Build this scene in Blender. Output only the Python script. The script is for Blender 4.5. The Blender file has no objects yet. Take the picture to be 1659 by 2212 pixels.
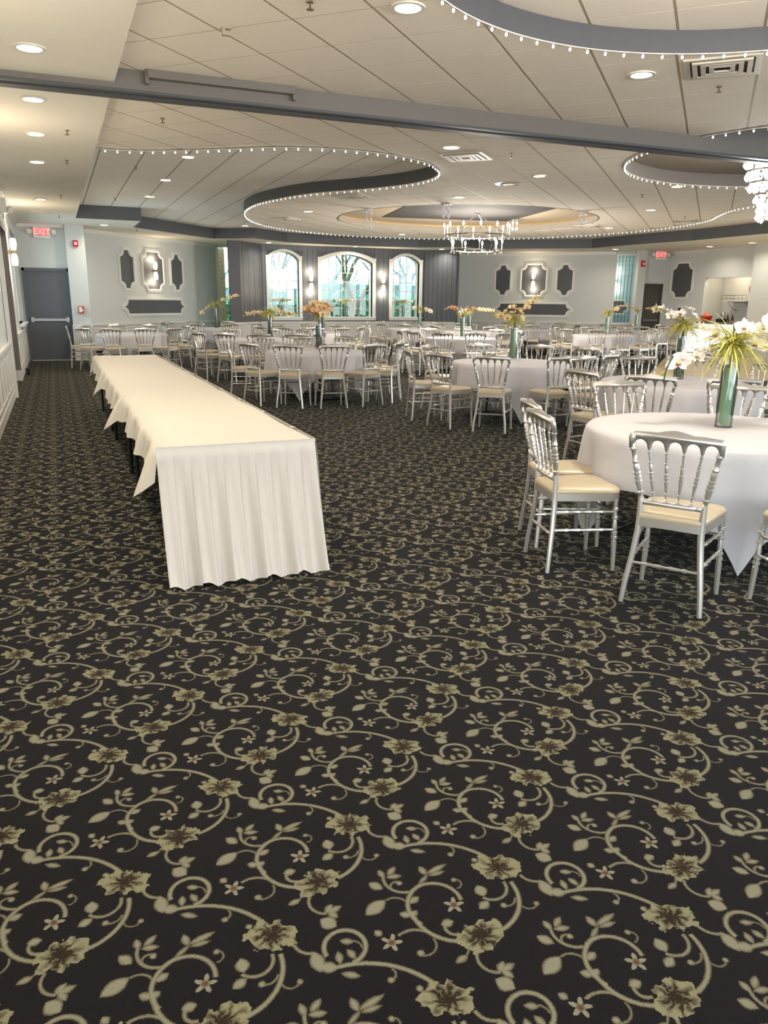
import bpy, bmesh, math, random
from mathutils import Vector, Matrix
random.seed(7)
PI = math.pi
SC = bpy.context.scene
COL = SC.collection

# ---------------------------------------------------------------- camera, sky, exposure
cam_d = bpy.data.cameras.new('camera')
cam_d.sensor_fit = 'VERTICAL'
cam_d.sensor_height = 24.0
cam_d.sensor_width = 18.0
cam_d.lens = 24.0 * 1661.0 / 2212.0
cam_d.clip_end = 200
cam = bpy.data.objects.new('camera', cam_d)
COL.objects.link(cam)
cam.matrix_world = Matrix(((0.92361086, 0.09198355, -0.37213169, 0.0),
                           (-0.38319987, 0.2469818, -0.8900325, 0.0),
                           (0.01004141, 0.9646445, 0.26336315, 1.55),
                           (0, 0, 0, 1)))
SC.camera = cam
SC.view_settings.view_transform = 'Standard'
SC.view_settings.look = 'None'
SC.view_settings.gamma = 1.0
SC.view_settings.use_curve_mapping = False
SC.view_settings.exposure = 0.4

SKY = 4.4            # overcast sky radiance
LAMP = 14.0          # watts of one ceiling downlight
CHAND = 560.0
wd = bpy.data.worlds.new('overcast_sky')
SC.world = wd
wd.use_nodes = True
_nt = wd.node_tree
_bg = _nt.nodes['Background']
_tc = _nt.nodes.new('ShaderNodeTexCoord')
_sep = _nt.nodes.new('ShaderNodeSeparateXYZ')
_nt.links.new(_tc.outputs['Generated'], _sep.inputs[0])
_rmp = _nt.nodes.new('ShaderNodeValToRGB')
_nt.links.new(_sep.outputs['Z'], _rmp.inputs[0])
_rmp.color_ramp.elements[0].position = 0.0
_rmp.color_ramp.elements[0].color = (0.86, 0.94, 1.0, 1)
_rmp.color_ramp.elements[1].position = 0.6
_rmp.color_ramp.elements[1].color = (0.70, 0.86, 1.0, 1)
_nt.links.new(_rmp.outputs[0], _bg.inputs['Color'])
_bg.inputs['Strength'].default_value = SKY

SC.cycles.max_bounces = 7
SC.cycles.diffuse_bounces = 4
SC.cycles.glossy_bounces = 3
SC.cycles.transmission_bounces = 5
SC.cycles.transparent_max_bounces = 10
SC.cycles.caustics_reflective = False
SC.cycles.caustics_refractive = False
SC.cycles.sample_clamp_indirect = 6.0
SC.cycles.use_denoising = True
SC.cycles.adaptive_threshold = 0.03


# ---------------------------------------------------------------- helpers: materials
def lin(c):
    return tuple(((x / 255.0) / 12.92 if x / 255.0 <= 0.04045 else ((x / 255.0 + 0.055) / 1.055) ** 2.4) for x in c) + (1.0,)


class NB:
    """small node builder"""
    def __init__(s, m):
        s.nt = m.node_tree
        s.n = s.nt.nodes
        s.l = s.nt.links

    def new(s, t, **kw):
        x = s.n.new(t)
        for k, v in kw.items():
            setattr(x, k, v)
        return x

    def put(s, sock, v):
        if isinstance(v, bpy.types.NodeSocket):
            s.l.new(v, sock)
        else:
            sock.default_value = v

    def m(s, op, a, b=None, c=None):
        x = s.new('ShaderNodeMath', operation=op)
        s.put(x.inputs[0], a)
        if b is not None:
            s.put(x.inputs[1], b)
        if c is not None:
            s.put(x.inputs[2], c)
        return x.outputs[0]

    def v(s, op, a, b=None):
        x = s.new('ShaderNodeVectorMath', operation=op)
        s.put(x.inputs[0], a)
        if b is not None:
            s.put(x.inputs[1], b)
        return x.outputs['Value'] if op in ('DOT_PRODUCT', 'LENGTH', 'DISTANCE') else x.outputs[0]

    def mix(s, f, a, b):
        x = s.new('ShaderNodeMix', data_type='RGBA')
        s.put(x.inputs[0], f)
        s.put(x.inputs[6], a)
        s.put(x.inputs[7], b)
        return x.outputs[2]


def mat(name, rgb, rough=0.6, metal=0.0, noise=0.0, scale=20.0, bump=0.0, bscale=200.0, spec=0.5, coat=0.0):
    m = bpy.data.materials.new(name)
    m.use_nodes = True
    b = NB(m)
    p = b.n['Principled BSDF']
    c = lin(rgb)
    p.inputs['Base Color'].default_value = c
    p.inputs['Roughness'].default_value = rough
    p.inputs['Metallic'].default_value = metal
    p.inputs['Specular IOR Level'].default_value = spec
    p.inputs['Coat Weight'].default_value = coat
    tc = None
    if noise or bump:
        tc = b.new('ShaderNodeTexCoord').outputs['Object']
    if noise:
        nz = b.new('ShaderNodeTexNoise')
        nz.inputs['Scale'].default_value = scale
        nz.inputs['Detail'].default_value = 3
        b.l.new(tc, nz.inputs['Vector'])
        d = tuple(x * (1 - noise) for x in c[:3]) + (1,)
        u = tuple(min(1, x * (1 + noise)) for x in c[:3]) + (1,)
        b.l.new(b.mix(nz.outputs['Fac'], d, u), p.inputs['Base Color'])
    if bump:
        nz = b.new('ShaderNodeTexNoise')
        nz.inputs['Scale'].default_value = bscale
        b.l.new(tc, nz.inputs['Vector'])
        bp = b.new('ShaderNodeBump')
        bp.inputs['Strength'].default_value = bump
        bp.inputs['Distance'].default_value = 0.004
        b.l.new(nz.outputs['Fac'], bp.inputs['Height'])
        b.l.new(bp.outputs[0], p.inputs['Normal'])
    return m


def emit(name, rgb, k, sample=False):
    m = bpy.data.materials.new(name)
    m.use_nodes = True
    p = m.node_tree.nodes['Principled BSDF']
    p.inputs['Base Color'].default_value = (0.8, 0.8, 0.8, 1)
    p.inputs['Emission Color'].default_value = lin(rgb)
    p.inputs['Emission Strength'].default_value = k
    m.cycles.emission_sampling = 'AUTO' if sample else 'NONE'
    return m


def glass(name, tint=(1, 1, 1), gloss=0.08, rough=0.0):
    """thin clear glass: mostly see-through with a faint mirror reflection"""
    m = bpy.data.materials.new(name)
    m.use_nodes = True
    b = NB(m)
    out = b.n['Material Output']
    tr = b.new('ShaderNodeBsdfTransparent')
    tr.inputs[0].default_value = tint + (1,)
    gl = b.new('ShaderNodeBsdfGlossy')
    gl.inputs['Roughness'].default_value = rough
    fr = b.new('ShaderNodeFresnel')
    fr.inputs[0].default_value = 1.45
    mx = b.new('ShaderNodeMixShader')
    b.l.new(b.m('ADD', b.m('MULTIPLY', fr.outputs[0], 0.8), gloss * 0.3), mx.inputs[0])
    b.l.new(tr.outputs[0], mx.inputs[1])
    b.l.new(gl.outputs[0], mx.inputs[2])
    b.l.new(mx.outputs[0], out.inputs[0])
    return m


M = {}
M['wall'] = mat('wall_paint_grey', (199, 200, 195), 0.75, noise=0.03, scale=3)
M['wains'] = mat('wainscot_white', (202, 201, 194), 0.5)
M['trim'] = mat('trim_white', (216, 213, 205), 0.4)
M['soffit'] = mat('soffit_paint', (238, 231, 217), 0.8, noise=0.02, scale=4)
M['dark'] = mat('charcoal_paint', (78, 78, 81), 0.55, noise=0.05, scale=6)
M['plank'] = mat('charcoal_plank', (76, 79, 84), 0.42, noise=0.06, scale=5)
M['beam'] = mat('beam_paint', (112, 105, 98), 0.55, noise=0.04, scale=5)
M['taupe'] = mat('recess_taupe', (140, 130, 116), 0.7, noise=0.04, scale=5)
M['tile'] = mat('ceiling_tile', (244, 233, 217), 0.9, noise=0.03, scale=60, bump=0.2, bscale=150)
M['grid'] = mat('ceiling_grid', (170, 155, 132), 0.7)
M['door'] = mat('door_slate', (84, 86, 92), 0.5, noise=0.05, scale=8)
M['door2'] = mat('door_brown_grey', (74, 68, 64), 0.5, noise=0.05, scale=8)
M['steel'] = mat('brushed_steel', (150, 150, 152), 0.35, 0.9)
M['silver'] = mat('silver_lacquer', (206, 201, 193), 0.3, 0.7, noise=0.05, scale=15)
M['pad'] = mat('champagne_vinyl', (188, 171, 141), 0.32, noise=0.04, scale=12, coat=0.2)
M['linen'] = mat('white_linen', (193, 189, 190), 0.85, noise=0.02, scale=40, bump=0.25, bscale=500)
M['linen2'] = mat('ivory_linen', (192, 184, 170), 0.85, noise=0.02, scale=40, bump=0.25, bscale=500)
M['skirt'] = mat('skirt_cloth', (196, 189, 181), 0.85, noise=0.02, scale=40, bump=0.25, bscale=500)
M['black'] = mat('black_metal', (30, 27, 26), 0.45, 0.3)
M['red'] = mat('alarm_red', (186, 24, 34), 0.4)
M['vent'] = mat('vent_paint', (206, 197, 180), 0.5)
M['plastic'] = mat('white_plastic', (228, 222, 206), 0.4)
M['brass'] = mat('aged_metal', (150, 132, 104), 0.35, 0.8)
M['chrome'] = mat('chrome', (215, 212, 208), 0.12, 1.0)
M['lamp'] = emit('downlight_lens', (255, 240, 208), 14)
M['bulb'] = emit('string_bulb', (255, 250, 240), 6)
M['candle'] = emit('candle_bulb', (255, 236, 200), 12)
M['shade'] = emit('sconce_glass', (255, 240, 210), 7)
M['exit'] = emit('exit_red', (255, 40, 60), 1.6)
M['cove'] = emit('cove_led', (255, 226, 170), 3.0, True)
M['marble_lit'] = emit('lit_onyx', (222, 240, 242), 0.85)
M['glass'] = glass('clear_glass')
M['pane'] = glass('window_pane', (0.90, 0.99, 1.0), 0.1)
M['crystal'] = mat('crystal', (244, 244, 250), 0.06, spec=1.0, coat=0.6)
M['crystal'].node_tree.nodes['Principled BSDF'].inputs['Alpha'].default_value = 0.42
M['panel_dark'] = mat('recess_panel_paint', (54, 51, 50), 0.9)
M['tile_up_bright'] = mat('upper_tile_brightened', (250, 246, 238), 0.9, noise=0.03, scale=60, bump=0.2, bscale=150)  # same tile whitened, standing in for window light on the upper ceiling
M['leafwrap'] = mat('vase_leaf_lining', (112, 152, 108), 0.45, noise=0.12, scale=9)
M['leafdark'] = mat('dark_leaf', (44, 74, 48), 0.45, noise=0.2, scale=20)
M['blade'] = mat('yellow_green_blade', (196, 186, 84), 0.5, noise=0.3, scale=7)
M['blade2'] = mat('olive_blade', (150, 150, 60), 0.5, noise=0.3, scale=7)
M['petal'] = mat('white_petal', (244, 236, 226), 0.6)
M['petal2'] = mat('cream_petal', (238, 214, 168), 0.6)
M['petal3'] = mat('peach_petal', (236, 186, 140), 0.6)
M['lip'] = mat('magenta_lip', (178, 74, 96), 0.5)
M['bud'] = mat('green_bud', (170, 176, 60), 0.5)
M['stem'] = mat('flower_stem', (110, 112, 60), 0.6)
M['brick'] = mat('tan_brick', (150, 122, 84), 0.85, noise=0.18, scale=6)
M['mortar'] = mat('mortar', (150, 140, 124), 0.9)
M['bark'] = mat('bark', (120, 112, 84), 0.9, noise=0.3, scale=4)
M['bark2'] = mat('grey_bark', (138, 150, 156), 0.9, noise=0.2, scale=4)
M['hedge'] = mat('hedge_leaf', (64, 118, 66), 0.7, noise=0.4, scale=3)
M['hazed_hedge'] = mat('hazed_hedge_leaf', (96, 124, 118), 0.8, noise=0.3, scale=3)  # bluish grey puts the haze of distance into the leaf colour
M['lawn'] = mat('lawn', (108, 150, 80), 0.9, noise=0.2, scale=2)
M['white_ext'] = mat('pavilion_white', (240, 240, 238), 0.6)
M['wood'] = mat('clock_wood', (120, 54, 30), 0.4, noise=0.2, scale=10)
M['face'] = mat('clock_face', (206, 178, 150), 0.5)
M['counter'] = mat('bar_counter', (120, 116, 104), 0.35)
M['parquet'] = mat('dance_floor_board', (196, 172, 130), 0.4, noise=0.1, scale=5)
M['bottle'] = mat('dark_bottle', (38, 34, 22), 0.15, coat=0.5)
M['amber'] = mat('amber_bottle', (150, 90, 40), 0.15, coat=0.5)


# ---------------------------------------------------------------- helpers: geometry
class MB:
    def __init__(s):
        s.v = []
        s.f = []
        s.mi = []
        s.cur = 0

    def add(s, vs, fs):
        o = len(s.v)
        s.v += [tuple(x) for x in vs]
        s.f += [tuple(i + o for i in f) for f in fs]
        s.mi += [s.cur] * len(fs)
        return s

    def box(s, x0, x1, y0, y1, z0, z1):
        return s.add([(x0, y0, z0), (x1, y0, z0), (x1, y1, z0), (x0, y1, z0), (x0, y0, z1), (x1, y0, z1), (x1, y1, z1), (x0, y1, z1)],
                     [(0, 3, 2, 1), (4, 5, 6, 7), (0, 1, 5, 4), (1, 2, 6, 5), (2, 3, 7, 6), (3, 0, 4, 7)])

    def prism(s, poly, f, d0, d1):
        """poly 2-D list, f(a,b,d) -> xyz"""
        n = len(poly)
        vs = [f(a, b, d0) for a, b in poly] + [f(a, b, d1) for a, b in poly]
        fs = [tuple(range(n - 1, -1, -1)), tuple(range(n, 2 * n))]
        fs += [(i, (i + 1) % n, n + (i + 1) % n, n + i) for i in range(n)]
        return s.add(vs, fs)

    def ring(s, outer, inner, f, d0, d1):
        n = len(outer)
        vs = [f(a, b, d0) for a, b in outer] + [f(a, b, d0) for a, b in inner] + [f(a, b, d1) for a, b in outer] + [f(a, b, d1) for a, b in inner]
        fs = []
        for i in range(n):
            j = (i + 1) % n
            fs += [(2 * n + i, 2 * n + j, 3 * n + j, 3 * n + i), (i, n + i, n + j, j), (i, j, 2 * n + j, 2 * n + i), (n + i, 3 * n + i, 3 * n + j, n + j)]
        return s.add(vs, fs)

    def tube(s, pts, r, n=8, cap=True):
        pts = [Vector(p) for p in pts]
        k = len(pts)
        rs = r if isinstance(r, (list, tuple)) else [r] * k
        vs, fs = [], []
        u = None
        for i, p in enumerate(pts):
            t = (pts[min(i + 1, k - 1)] - pts[max(i - 1, 0)])
            t = t.normalized() if t.length > 1e-9 else Vector((0, 0, 1))
            if u is None:
                u = t.orthogonal().normalized()
            else:
                u = (u - t * u.dot(t))
                u = u.normalized() if u.length > 1e-6 else t.orthogonal().normalized()
            w = t.cross(u)
            for j in range(n):
                a = 2 * PI * j / n
                vs.append(p + u * (math.cos(a) * rs[i]) + w * (math.sin(a) * rs[i]))
        for i in range(k - 1):
            for j in range(n):
                fs.append((i * n + j, i * n + (j + 1) % n, (i + 1) * n + (j + 1) % n, (i + 1) * n + j))
        if cap:
            fs.append(tuple(range(n - 1, -1, -1)))
            fs.append(tuple((k - 1) * n + j for j in range(n)))
        return s.add(vs, fs)

    def turned(s, p0, p1, prof, n=8):
        """lathe a profile [(t,r)] along p0->p1"""
        p0, p1 = Vector(p0), Vector(p1)
        return s.tube([p0.lerp(p1, t) for t, r in prof], [r for t, r in prof], n)

    def lathe(s, prof, n=16, c=(0, 0, 0)):
        vs, fs = [], []
        for r, z in prof:
            for j in range(n):
                a = 2 * PI * j / n
                vs.append((c[0] + r * math.cos(a), c[1] + r * math.sin(a), c[2] + z))
        for i in range(len(prof) - 1):
            for j in range(n):
                fs.append((i * n + j, i * n + (j + 1) % n, (i + 1) * n + (j + 1) % n, (i + 1) * n + j))
        if prof[0][0] > 1e-4:
            fs.append(tuple(range(n - 1, -1, -1)))
        if prof[-1][0] > 1e-4:
            fs.append(tuple((len(prof) - 1) * n + j for j in range(n)))
        return s.add(vs, fs)

    def ball(s, c, r, n=8, m=5, sq=1.0):
        prof = [(max(1e-5, r * math.sin(PI * i / m)), -r * sq * math.cos(PI * i / m)) for i in range(m + 1)]
        return s.lathe(prof, n, c)

    def mesh(s, name, mats, smooth=False, bevel=0.0):
        me = bpy.data.meshes.new(name)
        me.from_pydata(s.v, [], s.f)
        for m in (mats if isinstance(mats, (list, tuple)) else [mats]):
            me.materials.append(m)
        if any(s.mi):
            me.polygons.foreach_set('material_index', s.mi)
        if smooth:
            me.polygons.foreach_set('use_smooth', [True] * len(me.polygons))
            try:
                me.set_sharp_from_angle(angle=math.radians(38))
            except Exception:
                pass
        bm = bmesh.new()
        bm.from_mesh(me)
        bmesh.ops.recalc_face_normals(bm, faces=bm.faces)
        if bevel:
            big = [e for e in bm.edges if any(len(f.verts) > 6 for f in e.link_faces)]
            bmesh.ops.bevel(bm, geom=big, offset=bevel, segments=2, affect='EDGES', clamp_overlap=True)
            for f in bm.faces:
                f.smooth = True
        bm.to_mesh(me)
        bm.free()
        me.update()
        return me

    def build(s, name, mats, parent=None, smooth=False, **kw):
        return put(name, s.mesh(name, mats, smooth), parent, **kw)


def put(name, me, parent=None, loc=None, rz=None, **kw):
    o = bpy.data.objects.new(name, me)
    COL.objects.link(o)
    if parent is not None:
        o.parent = parent
    if loc is not None:
        o.location = loc
    if rz is not None:
        o.rotation_euler = (0, 0, rz)
    for k, v in kw.items():
        o[k] = v
    return o


def tag(o, label, cat, group=None, kind=None):
    o['label'] = label
    o['category'] = cat
    if group:
        o['group'] = group
    if kind:
        o['kind'] = kind
    return o


def thing(name, label, cat, loc=(0, 0, 0), rz=0.0, group=None, kind=None):
    o = bpy.data.objects.new(name, None)
    o.empty_display_size = 0.1
    COL.objects.link(o)
    o.location = loc
    o.rotation_euler = (0, 0, rz)
    return tag(o, label, cat, group, kind)


def struct(name, mb, m, label, cat, smooth=False):
    return tag(mb.build(name, m, None, smooth), label, cat, None, 'structure')


def dup_tree(src, parent=None):
    c = src.copy()
    COL.objects.link(c)
    if parent is not None:
        c.parent = parent
    for ch in list(src.children):
        dup_tree(ch, c)
    return c


def lamp(name, kind, loc, power, color, parent=None, size=0.15, rot=None, spot=None, spread=None):
    d = bpy.data.lights.new(name, kind)
    d.energy = power
    d.color = color
    if kind == 'AREA':
        d.shape = 'DISK'
        d.size = size
        if spread:
            d.spread = spread
    else:
        d.shadow_soft_size = size
    o = bpy.data.objects.new(name, d)
    COL.objects.link(o)
    o.location = loc
    if rot:
        o.rotation_euler = rot
    if parent is not None:
        o.parent = parent
    return o


def clip_poly(poly, x0, x1, y0, y1):
    """Sutherland-Hodgman against a rectangle"""
    def cut(p, ins, inter):
        out = []
        for i in range(len(p)):
            a, b = p[i - 1], p[i]
            ia, ib = ins(a), ins(b)
            if ib:
                if not ia:
                    out.append(inter(a, b))
                out.append(b)
            elif ia:
                out.append(inter(a, b))
        return out

    def ix(x):
        return lambda a, b: (x, a[1] + (b[1] - a[1]) * (x - a[0]) / (b[0] - a[0]))

    def iy(y):
        return lambda a, b: (a[0] + (b[0] - a[0]) * (y - a[1]) / (b[1] - a[1]), y)
    for ins, it in ((lambda p: p[0] >= x0, ix(x0)), (lambda p: p[0] <= x1, ix(x1)), (lambda p: p[1] >= y0, iy(y0)), (lambda p: p[1] <= y1, iy(y1))):
        if not poly:
            return []
        poly = cut(poly, ins, it)
    out = []
    for p in poly:
        if not out or math.hypot(p[0] - out[-1][0], p[1] - out[-1][1]) > 1e-4:
            out.append(p)
    while len(out) > 2 and math.hypot(out[0][0] - out[-1][0], out[0][1] - out[-1][1]) < 1e-4:
        out.pop()
    return out


def area(p):
    return 0.5 * sum(p[i - 1][0] * p[i][1] - p[i][0] * p[i - 1][1] for i in range(len(p)))


def inside(p, poly):
    c = False
    for i in range(len(poly)):
        a, b = poly[i - 1], poly[i]
        if (a[1] > p[1]) != (b[1] > p[1]) and p[0] < (b[0] - a[0]) * (p[1] - a[1]) / (b[1] - a[1]) + a[0]:
            c = not c
    return c


def spline(pts, step=0.12, closed=False):
    """Catmull-Rom through 2-D points, resampled"""
    n = len(pts)
    out = []
    for i in range(n if closed else n - 1):
        P = [pts[(i + k) % n] if closed else pts[min(max(i + k, 0), n - 1)] for k in (-1, 0, 1, 2)]
        L = math.hypot(P[2][0] - P[1][0], P[2][1] - P[1][1])
        m = max(1, int(L / step))
        for q in range(m):
            t = q / m
            out.append(tuple(0.5 * (2 * P[1][k] + (P[2][k] - P[0][k]) * t + (2 * P[0][k] - 5 * P[1][k] + 4 * P[2][k] - P[3][k]) * t * t
                                    + (3 * P[1][k] - P[0][k] - 3 * P[2][k] + P[3][k]) * t ** 3) for k in (0, 1)))
    if not closed:
        out.append(tuple(pts[-1]))
    return out


def circle(c, r, n=96, a0=0.0):
    return [(c[0] + r * math.cos(a0 + 2 * PI * i / n), c[1] + r * math.sin(a0 + 2 * PI * i / n)) for i in range(n)]


def strip(mb, pts, z0, z1, th=0.03, closed=False):
    """upright band along a 2-D path with thickness"""
    n = len(pts)
    L, R = [], []
    for i in range(n):
        a = pts[i - 1] if (closed or i > 0) else pts[i]
        b = pts[(i + 1) % n] if (closed or i < n - 1) else pts[i]
        dx, dy = b[0] - a[0], b[1] - a[1]
        d = math.hypot(dx, dy) or 1
        nx, ny = -dy / d * th / 2, dx / d * th / 2
        L.append((pts[i][0] + nx, pts[i][1] + ny))
        R.append((pts[i][0] - nx, pts[i][1] - ny))
    vs = [(x, y, z0) for x, y in L] + [(x, y, z0) for x, y in R] + [(x, y, z1) for x, y in L] + [(x, y, z1) for x, y in R]
    fs = []
    for i in range(n if closed else n - 1):
        j = (i + 1) % n
        fs += [(i, j, 2 * n + j, 2 * n + i), (n + i, 3 * n + i, 3 * n + j, n + j), (i, n + i, n + j, j), (2 * n + i, 2 * n + j, 3 * n + j, 3 * n + i)]
    if not closed:
        fs += [(0, 2 * n, 3 * n, n), (n - 1, 2 * n - 1, 4 * n - 1, 3 * n - 1)]
    return mb.add(vs, fs)


def fill_faces(loops, z):
    """flat face set with holes -> (verts, tris)"""
    bm = bmesh.new()
    es = []
    for lp in loops:
        vv = [bm.verts.new((x, y, z)) for x, y in lp]
        for i in range(len(vv)):
            es.append(bm.edges.new((vv[i - 1], vv[i])))
    bmesh.ops.triangle_fill(bm, edges=es, use_beauty=True)
    bm.verts.index_update()
    vs = [tuple(v.co) for v in bm.verts]
    fs = [tuple(v.index for v in f.verts) for f in bm.faces]
    bm.free()
    return vs, fs


# ---------------------------------------------------------------- carpet: a repeating scroll pattern from distance fields
def carpet_material():
    m = bpy.data.materials.new('scroll_carpet')
    m.use_nodes = True
    b = NB(m)
    p = b.n['Principled BSDF']
    pos = b.new('ShaderNodeTexCoord').outputs['Object']
    nz = b.new('ShaderNodeTexNoise')
    nz.inputs['Scale'].default_value = 260
    nz.inputs['Detail'].default_value = 1
    b.l.new(pos, nz.inputs['Vector'])
    jit = b.v('MULTIPLY', b.v('SUBTRACT', nz.outputs['Color'], (0.5, 0.5, 0.5)), (0.006, 0.006, 0))
    pos2 = b.v('ADD', b.v('MULTIPLY', pos, (1, 1, 0)), jit)
    AX, AY, LX, LY = 1.0146, 1.5817, 0.3285, 0.331

    def wrap(c):
        q = b.v('SUBTRACT', pos2, (AX + c[0], AY + c[1], 0))
        s = b.v('DOT_PRODUCT', q, (0.5 / LX, -0.5 / LY, 0))
        t = b.v('DOT_PRODUCT', q, (0.5 / LX, 0.5 / LY, 0))
        s = b.m('SUBTRACT', s, b.m('ROUND', s))
        t = b.m('SUBTRACT', t, b.m('ROUND', t))
        cb = b.new('ShaderNodeCombineXYZ')
        b.l.new(b.m('MULTIPLY', b.m('ADD', s, t), LX), cb.inputs[0])
        b.l.new(b.m('MULTIPLY', b.m('SUBTRACT', t, s), LY), cb.inputs[1])
        return cb.outputs[0]

    def arc(q, g, cx, cy, R, mid, half, w):
        k = b.v('SUBTRACT', q, (cx - g[0], cy - g[1], 0))
        L = b.v('LENGTH', k)
        d = b.m('SUBTRACT', b.m('ABSOLUTE', b.m('SUBTRACT', L, R)), w * 0.85)
        dt = b.v('DOT_PRODUCT', k, (math.cos(mid), math.sin(mid), 0))
        outside = b.m('LESS_THAN', dt, b.m('MULTIPLY', L, math.cos(min(half, 3.1))))
        return b.m('MULTIPLY_ADD', outside, 0.2, d)

    def leaf(q, g, cx, cy, ang, a, w):
        k = b.v('SUBTRACT', q, (cx - g[0], cy - g[1], 0))
        u = b.v('DOT_PRODUCT', k, (math.cos(ang) / a, math.sin(ang) / a, 0))
        v = b.v('DOT_PRODUCT', k, (-math.sin(ang) / w, math.cos(ang) / w, 0))
        return b.m('MULTIPLY', b.m('SUBTRACT', b.m('MULTIPLY_ADD', u, u, b.m('ABSOLUTE', v)), 1.0), w * 0.7)

    def dot(q, g, cx, cy, r):
        return b.m('SUBTRACT', b.v('DISTANCE', q, (cx - g[0], cy - g[1], 0)), r)

    def flower(q, g, cx, cy, r, a, n, ph, a2, n2):
        k = b.v('SUBTRACT', q, (cx - g[0], cy - g[1], 0))
        sp = b.new('ShaderNodeSeparateXYZ')
        b.l.new(k, sp.inputs[0])
        th = b.m('ARCTAN2', sp.outputs[1], sp.outputs[0])
        rr = b.m('MULTIPLY_ADD', b.m('COSINE', b.m('MULTIPLY_ADD', th, float(n), ph)), a, r)
        rr = b.m('MULTIPLY_ADD', b.m('SINE', b.m('MULTIPLY_ADD', th, float(n2), ph)), a2, rr)
        L = b.v('LENGTH', k)
        return b.m('SUBTRACT', L, rr), L, th

    def mn(lst):
        r = lst[0]
        for x in lst[1:]:
            r = b.m('MINIMUM', r, x)
        return r

    G1, G2, G3, G4 = (-0.02, -0.06), (-0.23, -0.06), (-0.165, -0.24), (-0.475, -0.14)
    q1, q2, q3, q4 = wrap(G1), wrap(G2), wrap(G3), wrap(G4)
    D = []
    for a in [(-0.1238, -0.0741, 0.1349, -0.682, 0.727, .008), (-0.0528, -0.0664, 0.0450, -1.207, 1.345, .006),
              (-0.0374, -0.1135, 0.0298, -1.227, 0.877, .0035), (0.0142, -0.1521, 0.0225, 4.258, 1.208, .003),
              (-0.1363, -0.0180, 0.0170, -0.348, 1.400, .003)]:
        D.append(arc(q1, G1, *a))
    for a in [(-0.0831, -0.0674, -1.623, 0.0229, 0.018), (-0.1002, -0.1161, 0.418, 0.0206, 0.014)]:
        D.append(leaf(q1, G1, *a))
    for a in [(-0.0521, -0.1368, .009), (0.0329, -0.1634, .008), (-0.1332, -0.0033, .008)]:
        D.append(dot(q1, G1, *a))
    for a in [(-0.1716, -0.0878, 0.1203, -2.618, 0.72, .008), (-0.2094, -0.0708, 0.0860, -3.564, 0.95, .008),
              (-0.2205, -0.0612, 0.0732, 0.970, 1.189, .0075), (-0.3246, -0.0387, 0.0375, 1.066, 0.854, .004),
              (-0.2599, 0.0570, 0.0559, -2.615, 0.924, .006), (-0.2898, 0.0332, 0.0171, -4.219, 1.321, .004),
              (-0.2074, -0.1527, 0.0256, -2.667, 1.179, .006), (-0.3285, -0.1810, 0.0611, 1.321, 0.691, .0055),
              (-0.3071, -0.1755, 0.0323, -0.940, 1.219, .0035)]:
        D.append(arc(q2, G2, *a))
    for a in [(-0.2121, 0.0285, 0.569, 0.026, 0.007), (-0.1599, 0.0529, 0.224, 0.0371, 0.010), (-0.1980, 0.0615, 1.662, 0.0206, 0.011),
              (-0.1663, 0.0368, -0.022, 0.0264, 0.008), (-0.3724, -0.0166, -2.722, 0.0378, 0.021), (-0.3434, 0.0554, -0.920, 0.0234, 0.015),
              (-0.3117, 0.0929, -1.493, 0.0183, 0.010), (-0.2809, 0.0930, 0.645, 0.0213, 0.010), (-0.2828, 0.0706, -0.237, 0.0226, 0.010),
              (-0.2671, -0.0298, 0.365, 0.0187, 0.012), (-0.2858, -0.0730, 0.504, 0.0131, 0.010), (-0.3090, -0.0683, -0.639, 0.0169, 0.012),
              (-0.2198, -0.1346, 0.008, 0.0183, 0.014), (-0.3983, -0.0990, -1.054, 0.0128, 0.011)]:
        D.append(leaf(q2, G2, *a))
    for a in [(-0.2790, 0.0414, .009), (-0.3241, -0.1959, .010)]:
        D.append(dot(q2, G2, *a))
    for a in [(-0.1590, -0.2748, 0.0454, 3.431, 1.017, .0055), (-0.2350, -0.2180, 0.0284, -0.900, 0.479, .0035)]:
        D.append(arc(q3, G3, *a))
    for a in [(-0.2382, -0.2491, 0.240, 0.0202, 0.010), (-0.1488, -0.3129, 0.203, 0.0239, 0.011), (-0.1608, -0.3055, 0.776, 0.0189, 0.011),
              (-0.1569, -0.3278, -1.076, 0.0179, 0.011)]:
        D.append(leaf(q3, G3, *a))
    for a in [(-0.5619, -0.0527, 0.0452, -2.379, 0.70, .006), (-0.4913, -0.1067, 0.0520, -5.362, 2.452, .008),
              (-0.5464, -0.3985, 0.2413, 0.968, 0.60, .008), (-0.3489, -0.2877, 0.0197, -1.946, 0.922, .004),
              (-0.4214, -0.2231, 0.0167, -0.337, 1.107, .0035), (-0.4780, -0.1207, 0.0262, 0.609, 0.813, .003)]:
        D.append(arc(q4, G4, *a))
    for a in [(-0.4814, -0.0933, -0.466, 0.0179, 0.010), (-0.4840, -0.1337, -1.295, 0.0185, 0.010), (-0.5060, -0.1908, -0.551, 0.0244, 0.010),
              (-0.5686, -0.1248, -1.588, 0.0336, 0.019), (-0.5482, -0.1506, -0.438, 0.0243, 0.017), (-0.5154, -0.1332, -1.735, 0.0199, 0.010),
              (-0.5054, -0.0196, -0.914, 0.0257, 0.022)]:
        D.append(leaf(q4, G4, *a))
    for a in [(-0.3696, -0.2862, .009), (-0.4224, -0.2400, .009)]:
        D.append(dot(q4, G4, *a))
    nf = b.new('ShaderNodeTexNoise')
    nf.inputs['Scale'].default_value = 45
    nf.inputs['Detail'].default_value = 2
    b.l.new(pos, nf.inputs['Vector'])
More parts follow.
